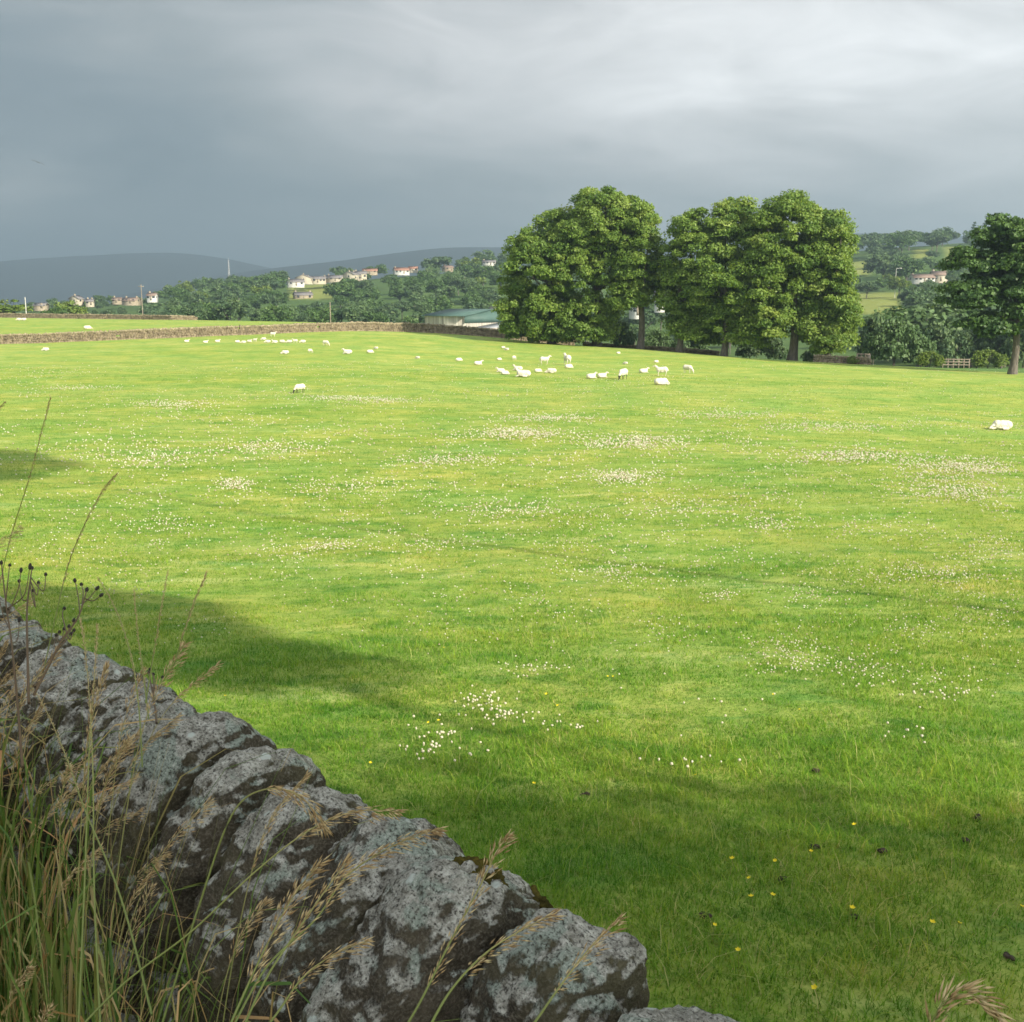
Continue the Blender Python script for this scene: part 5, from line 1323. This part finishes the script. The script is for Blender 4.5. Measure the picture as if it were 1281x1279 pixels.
STALKS = [
 ('stiff seed head standing highest over the mossy coping stone', [(492, 1310, .55), (525, 1255, .58), (560, 1185, .62), (600, 1110, .66), (618, 1072, .68), (634, 1047, .69)], .25, 1.0),
 ('short fawn seed head crossing the lichened slab at lower right', [(520, 1320, .5), (560, 1245, .55), (605, 1195, .60), (650, 1165, .64), (690, 1145, .66)], .35, 1.0),
 ('loose seed head lying over the last lichened stones', [(640, 1320, .5), (672, 1275, .56), (700, 1235, .62), (735, 1190, .66), (775, 1150, .7)], .45, .9),
 ('arching feathery seed head curving right across the coping', [(270, 1330, .45), (330, 1215, .52), (395, 1150, .58), (430, 1100, .62), (470, 1070, .65), (510, 1050, .67), (546, 1038, .68)], .35, 1.1),
 ('long green stalk with a drooping seed head over the wall middle', [(60, 1330, .35), (150, 1235, .42), (240, 1165, .48), (320, 1090, .54), (385, 1040, .6), (440, 1016, .64), (496, 1015, .66)], .62, 1.0),
 ('straw seed head bent over like a hook above the dark gap', [(200, 1290, .45), (250, 1130, .5), (290, 1020, .53), (330, 988, .55), (375, 996, .57), (406, 1035, .58)], .6, 1.0),
 ('seed head leaning right low in front of the big dark slab', [(300, 1330, .45), (345, 1270, .48), (380, 1222, .52), (420, 1193, .55), (458, 1178, .57)], .3, .9),
 ('straight fawn seed head in front of the deep joint', [(268, 1330, .42), (300, 1255, .46), (335, 1180, .5), (368, 1120, .54), (400, 1080, .56)], .3, 1.15),
 ('second straight seed head close beside the fawn one', [(286, 1330, .42), (330, 1230, .46), (372, 1165, .5), (410, 1110, .54), (432, 1080, .56)], .4, 1.0),
 ('dark brown spike rising against the field at the left edge', [(-14, 800, .95), (0, 730, .97), (14, 670, 1.0), (36, 600, 1.02), (52, 540, 1.04), (63, 498, 1.05)], .35, .8),
 ('tall brown spike leaning right above the wall', [(52, 850, .8), (70, 770, .84), (86, 705, .88), (108, 652, .9), (130, 612, .93), (145, 594, .94)], .3, .85),
 ('tip of a fawn spike entering at the left edge', [(-60, 600, .9), (-30, 560, .92), (-12, 525, .94), (6, 503, .95)], .4, .9),
 ('pale arched bent stalk over the far end of the wall', [(178, 960, .7), (174, 890, .72), (166, 830, .75), (152, 780, .78), (136, 745, .8), (122, 722, .82)], .2, .7),
 ('thin upright stalk just right of the pale arched one', [(186, 900, .75), (180, 850, .77), (172, 790, .8), (168, 740, .82)], .3, .6),
 ('thin reddish stalk standing over the wall top', [(182, 880, .75), (192, 820, .78), (200, 770, .8), (210, 715, .83)], .3, .6),
 ('faint leaning stalk right of the reddish one', [(212, 850, .78), (226, 805, .8), (242, 755, .83), (258, 718, .85)], .3, .7),
 ('long pale stalk slanting down across the left stones', [(190, 1270, .42), (150, 1120, .48), (105, 1010, .53), (80, 940, .57), (50, 875, .61), (18, 835, .63)], .45, .9),
 ('upright straw stalk in front of the third coping stone', [(128, 1330, .4), (118, 1120, .48), (116, 960, .56), (110, 850, .62), (101, 775, .66)], .55, .7),
 ('second upright straw stalk crossing the first', [(96, 1330, .42), (106, 1100, .5), (112, 930, .58), (118, 850, .62), (122, 783, .66)], .55, .7),
 ('thick bent seed head close to the camera at the bottom right', [(1150, 1340, .62), (1165, 1285, .64), (1180, 1255, .65), (1205, 1244, .655), (1235, 1254, .66), (1262, 1282, .66)], .12, 2.0),
]
for i, (lab, pts, st, sz) in enumerate(STALKS):
    if i == 19:
        P_ = [at_depth(x, y, 1.0) for x, y, q in pts]
    else:
        P_ = [wp(*p) for p in pts]
    seed_grass(lab, P_, st, sz, 40 + i, spread=.30 if i in (9, 10, 11, 12, 13, 14, 15, 16, 17, 18) else .45, side=.5, dens=1.2 if i < 9 else .8)
rg = random.Random(3)
for i in range(76):
    k = rg.uniform(.6, 2.8); q = rg.uniform(.4, .66); x0 = WALL0 + WD * k - WN * (1.105 - q)
    g = H1(x0[0], x0[1]); h = rg.uniform(.85, 1.28)
    lx = rg.uniform(.05, .32); ly = rg.uniform(-.05, .18)
    base = np.array([x0[0], x0[1], g]); tip = base + np.array([lx, ly, h])
    mid = base + np.array([lx * .25, ly * .25, h * .55]); m2 = base + np.array([lx * .62, ly * .62, h * .88])
    seed_grass('fawn seed head in the tangle of long grass at lower left', [base, mid, m2, tip + np.array([0, 0, -.04 * rg.random()])], rg.uniform(.62, .78), rg.uniform(.8, 1.15), 200 + i,
               'seed heads in the lower left tangle', spread=rg.uniform(.3, .6), side=rg.uniform(.2, .9), dens=.5)

def long_grass():
    rng = np.random.default_rng(8); parts = []; vars_ = []
    def strip(P_, w, v, seg=9):
        C = spline(P_, seg); d = C[-1] - C[0]; sd_ = np.cross(d, [0, 0, 1.0]) + rng.normal(0, .3, 3) * np.linalg.norm(d); sd_ /= np.linalg.norm(sd_)
        tt = np.linspace(0, 1, seg); ww = w * np.minimum(1, (1 - tt) * 2.2) ** .8 * (.55 + .45 * np.minimum(1, tt * 4)) * .5
        fold = np.cross(sd_, d / np.linalg.norm(d)); 
        V = np.concatenate([C - sd_ * ww[:, None], C + fold * (ww * .4)[:, None], C + sd_ * ww[:, None]])
        i = np.arange(seg - 1)
        Q = np.concatenate([np.stack([i, i + 1, seg + i + 1, seg + i], 1), np.stack([seg + i, seg + i + 1, 2 * seg + i + 1, 2 * seg + i], 1)])
        parts.append((V, Q)); vars_.append(np.full(len(V), v))
    for _ in range(5600):
        k = rng.uniform(.35, 3.4)
        if k < 1.2 and rng.random() < .5: continue
        q = rng.uniform(.36, .69); x0 = WALL0 + WD * k - WN * (1.105 - q)
        base = np.array([x0[0], x0[1], H1(x0[0], x0[1])]); h = (rng.uniform(.45, .98) - .25 * (q < .5)) * (1.05 if k > 1.0 else .8 + .3 * rng.random() * (k > .5)); an = rng.uniform(0, 2 * PI); out = rng.uniform(.05, .34)
        dd = np.array([math.cos(an) + .35, math.sin(an), 0]) * out; droop = rng.random() ** 2 * .5
        P_ = [base, base + dd * .22 + [0, 0, h * .55], base + dd * .6 + [0, 0, h * .95], base + dd * 1.1 + [0, 0, h * (1 - droop)]]
        v = rng.choice([rng.uniform(0, .6), rng.uniform(.55, .8), rng.uniform(.8, 1)], p=[.48, .25, .27])
        strip(P_, rng.uniform(.0022, .0055) if rng.random() < .85 else rng.uniform(.006, .009), v)
    for _ in range(520):     # thin green stems
        k = rng.uniform(.7, 3.2); q = rng.uniform(.42, .68); x0 = WALL0 + WD * k - WN * (1.105 - q)
        base = np.array([x0[0], x0[1], H1(x0[0], x0[1])]); h = rng.uniform(.65, 1.15); dd = np.array([rng.uniform(-.1, .35), rng.uniform(-.1, .2), 0])
        strip([base, base + dd * .3 + [0, 0, h * .5], base + dd + [0, 0, h]], rng.uniform(.0015, .0028), rng.uniform(.3, .95))
    v, q = join(parts)
    tag(link('long_grass', make_mesh('long_grass', v, [q], M['long_grass'], {'var': np.concatenate(vars_)})), 'tangle of long green and straw coloured grass at the foot of the wall', 'long grass', kind='stuff')
long_grass()

def dark_plant(label, stem, branches, seed):
    rng = np.random.default_rng(seed); S = spline([wp(*p) for p in stem], 24); base = S[0].copy()
    root = empty('knapweed_plant', base); tag(root, label, 'wildflower')
    parts = [tube(S - base, np.linspace(.0022, .0010, len(S)), 6)]
    heads = []
    for (t, pts) in branches:
        a = S[int(t * (len(S) - 1))]; B = spline([a] + [wp(*p) for p in pts], 10); parts.append(tube(B - base, np.linspace(.0012, .0007, 10), 5)); heads.append((B[-1] - base, B[-1] - B[-3]))
    heads.append((S[-1] - base, S[-1] - S[-3]))
    v, q = join(parts); link('stem', make_mesh('stem', v, [q], M['brown_stem'], {'var': np.full(len(v), .5)}, smooth=True), root)
    hv, hq = GRIDS[14]; hv = hv / np.linalg.norm(hv, axis=1)[:, None]
    for c, d in heads:
        d = Vector(d).normalized(); R = d.to_track_quat('Z', 'Y').to_matrix()
        prof = hv.copy(); r = .0027 * (1 + .35 * np.abs(prof[:, 2]) ** 3 * (prof[:, 2] > 0)); W = np.stack([prof[:, 0] * r, prof[:, 1] * r, prof[:, 2] * .0062], 1)
        W += (prof * (.0009 * vnoise(prof * 5, 3))[:, None])
        W = W @ np.array(R).T + c + np.array(d) * .005
        link('seed_head', make_mesh('seed_head', W, [hq], M['dark_head'], {'var': .5 + .5 * vnoise(prof * 4, 9)}, smooth=True), root)
dark_plant('dead knapweed with dark heads at the left edge above the wall', [(28, 960, .55), (22, 880, .6), (14, 800, .65), (8, 760, .68), (2, 706, .72)],
           [(.6, [(4, 770, .68), (-4, 735, .7)]), (.7, [(22, 740, .7), (26, 716, .72)]), (.8, [(10, 725, .7), (12, 708, .73)]), (.75, [(30, 745, .7), (37, 712, .72)]), (.5, [(22, 800, .67), (24, 778, .69)])], 1)
dark_plant('dead knapweed with a spray of dark heads over the far wall top', [(42, 870, .6), (60, 835, .63), (78, 800, .66), (98, 772, .7), (108, 740, .74)],
           [(.8, [(98, 748, .74), (94, 728, .76)]), (.85, [(104, 742, .75), (102, 732, .77)]), (.9, [(112, 748, .75), (120, 738, .77)]), (.95, [(116, 752, .75), (125, 746, .77)]), (.6, [(78, 770, .7), (80, 762, .72)]), (.5, [(88, 790, .7), (92, 778, .72)])], 2)
dark_plant('dead knapweed stalk with paired heads left of the spray', [(36, 880, .58), (34, 800, .65), (34, 760, .7), (38, 725, .74), (40, 712, .76)],
           [(.6, [(28, 750, .71), (24, 728, .74)]), (.75, [(46, 745, .72), (48, 730, .75)]), (.8, [(54, 740, .73), (57, 720, .76)]), (.7, [(44, 760, .7), (42, 740, .73)])], 3)
dark_plant('low knapweed with a cluster of black heads on the wall top', [(44, 860, .62), (56, 835, .66), (70, 815, .69), (82, 802, .72), (88, 794, .74)],
           [(.7, [(72, 802, .71), (74, 792, .73)]), (.8, [(78, 800, .72), (80, 788, .74)]), (.9, [(88, 800, .73), (92, 790, .75)]), (.9, [(84, 798, .73), (86, 785, .75)]), (.6, [(68, 808, .7), (70, 796, .72)])], 4)
dark_plant('knapweed with four dark heads peeping over the wall behind a stalk', [(196, 905, .8), (194, 885, .84), (190, 862, .88), (186, 842, .92)],
           [(.5, [(182, 858, .88), (177, 846, .92)]), (.6, [(194, 856, .88), (192, 844, .92)]), (.7, [(200, 862, .88), (203, 848, .92)]), (.6, [(192, 850, .9), (188, 838, .93)])], 5)

# verge earth litter
# ------------------------------------------------------------------ trees behind the camera whose shade falls over wall and field
LN = np.array([LH[1], -LH[0]]);  # across the light (positive away from the camera over the field)
LN = np.array([.694, .72]); 
def sh(l, qq): return LH[0] * l + LN[0] * qq, LH[1] * l + LN[1] * qq
def shade_blob(l, qq, b, k, gz):
    X, Y = sh(l - k, qq); return (X, Y, gz + k * math.tan(EL), b, b, b)
def shade_tree(label, blobs, base, n, seed, tr=.3, leaf=.13, cr=.75, per=110, hollow=.1, fork_at=.45, lean=(0, 0)):
    X, Y = sh(*base); g = H1(X, Y)
    make_tree('unseen_shade_tree', label, 'tree', (X, Y, g), blobs, n, cr, per, leaf, 'leaf_copse', tr, seed, lean=lean, group= 'trees beside the road behind the viewer', hollow=hollow, fork_at=fork_at, nlimb=9 if fork_at < .6 else 4)
b1 = [shade_blob(-2.6, 2.9, 3.5, 12, -.8), shade_blob(2.2, .8, 1.8, 16, .9)]
shade_tree('round roadside tree behind the viewer, nearest to the wall', b1, (-14, 2.8), 420, 801)
b2 = [shade_blob(8.6, 5.2, 1.25, 22, -1.5), shade_blob(11.8, 5.6, 1.4, 25, -1.7)]
shade_tree('taller roadside tree behind the viewer, made slender to keep its trunk shadow faint', b2, (-13.4, 3.3), 60, 802, .065, cr=.5, fork_at=.8, lean=(1.35, 1.4))  # lobes set for the field shade, trunk thinned so its streak stays faint

b3 = [shade_blob(35.5, 13.4, 2.7, 49.5, -3.2), shade_blob(31, 12.2, 1.5, 45, -3)]
shade_tree('tallest slender tree, added unseen behind the viewer, its high crown shading the left field', b3, (-14.0, 12.4), 120, 803, .075, cr=.6, fork_at=.86, lean=(.5, .5))  # unseen tree added and shaped only to shade the field's left edge

# ------------------------------------------------------------------ haze
def haze():
    t = NT('valley_haze')
    vol = t.n('ShaderNodeVolumePrincipled', {'Color': (.60, .80, .96, 1), 'Density': 0.00034, 'Anisotropy': .5})
    m = t.out(None, vol.outputs[0])
    try: m.cycles.homogeneous_volume = True
    except Exception: pass
    v, q = box(-7000, -400, -60, 7000, 9500, 330)
    tag(link('haze', make_mesh('haze', v, [q], m)), kind='stuff', label='thin damp haze lying over the valley and hills', cat='haze')
haze()
print('objects', len(scene.objects))
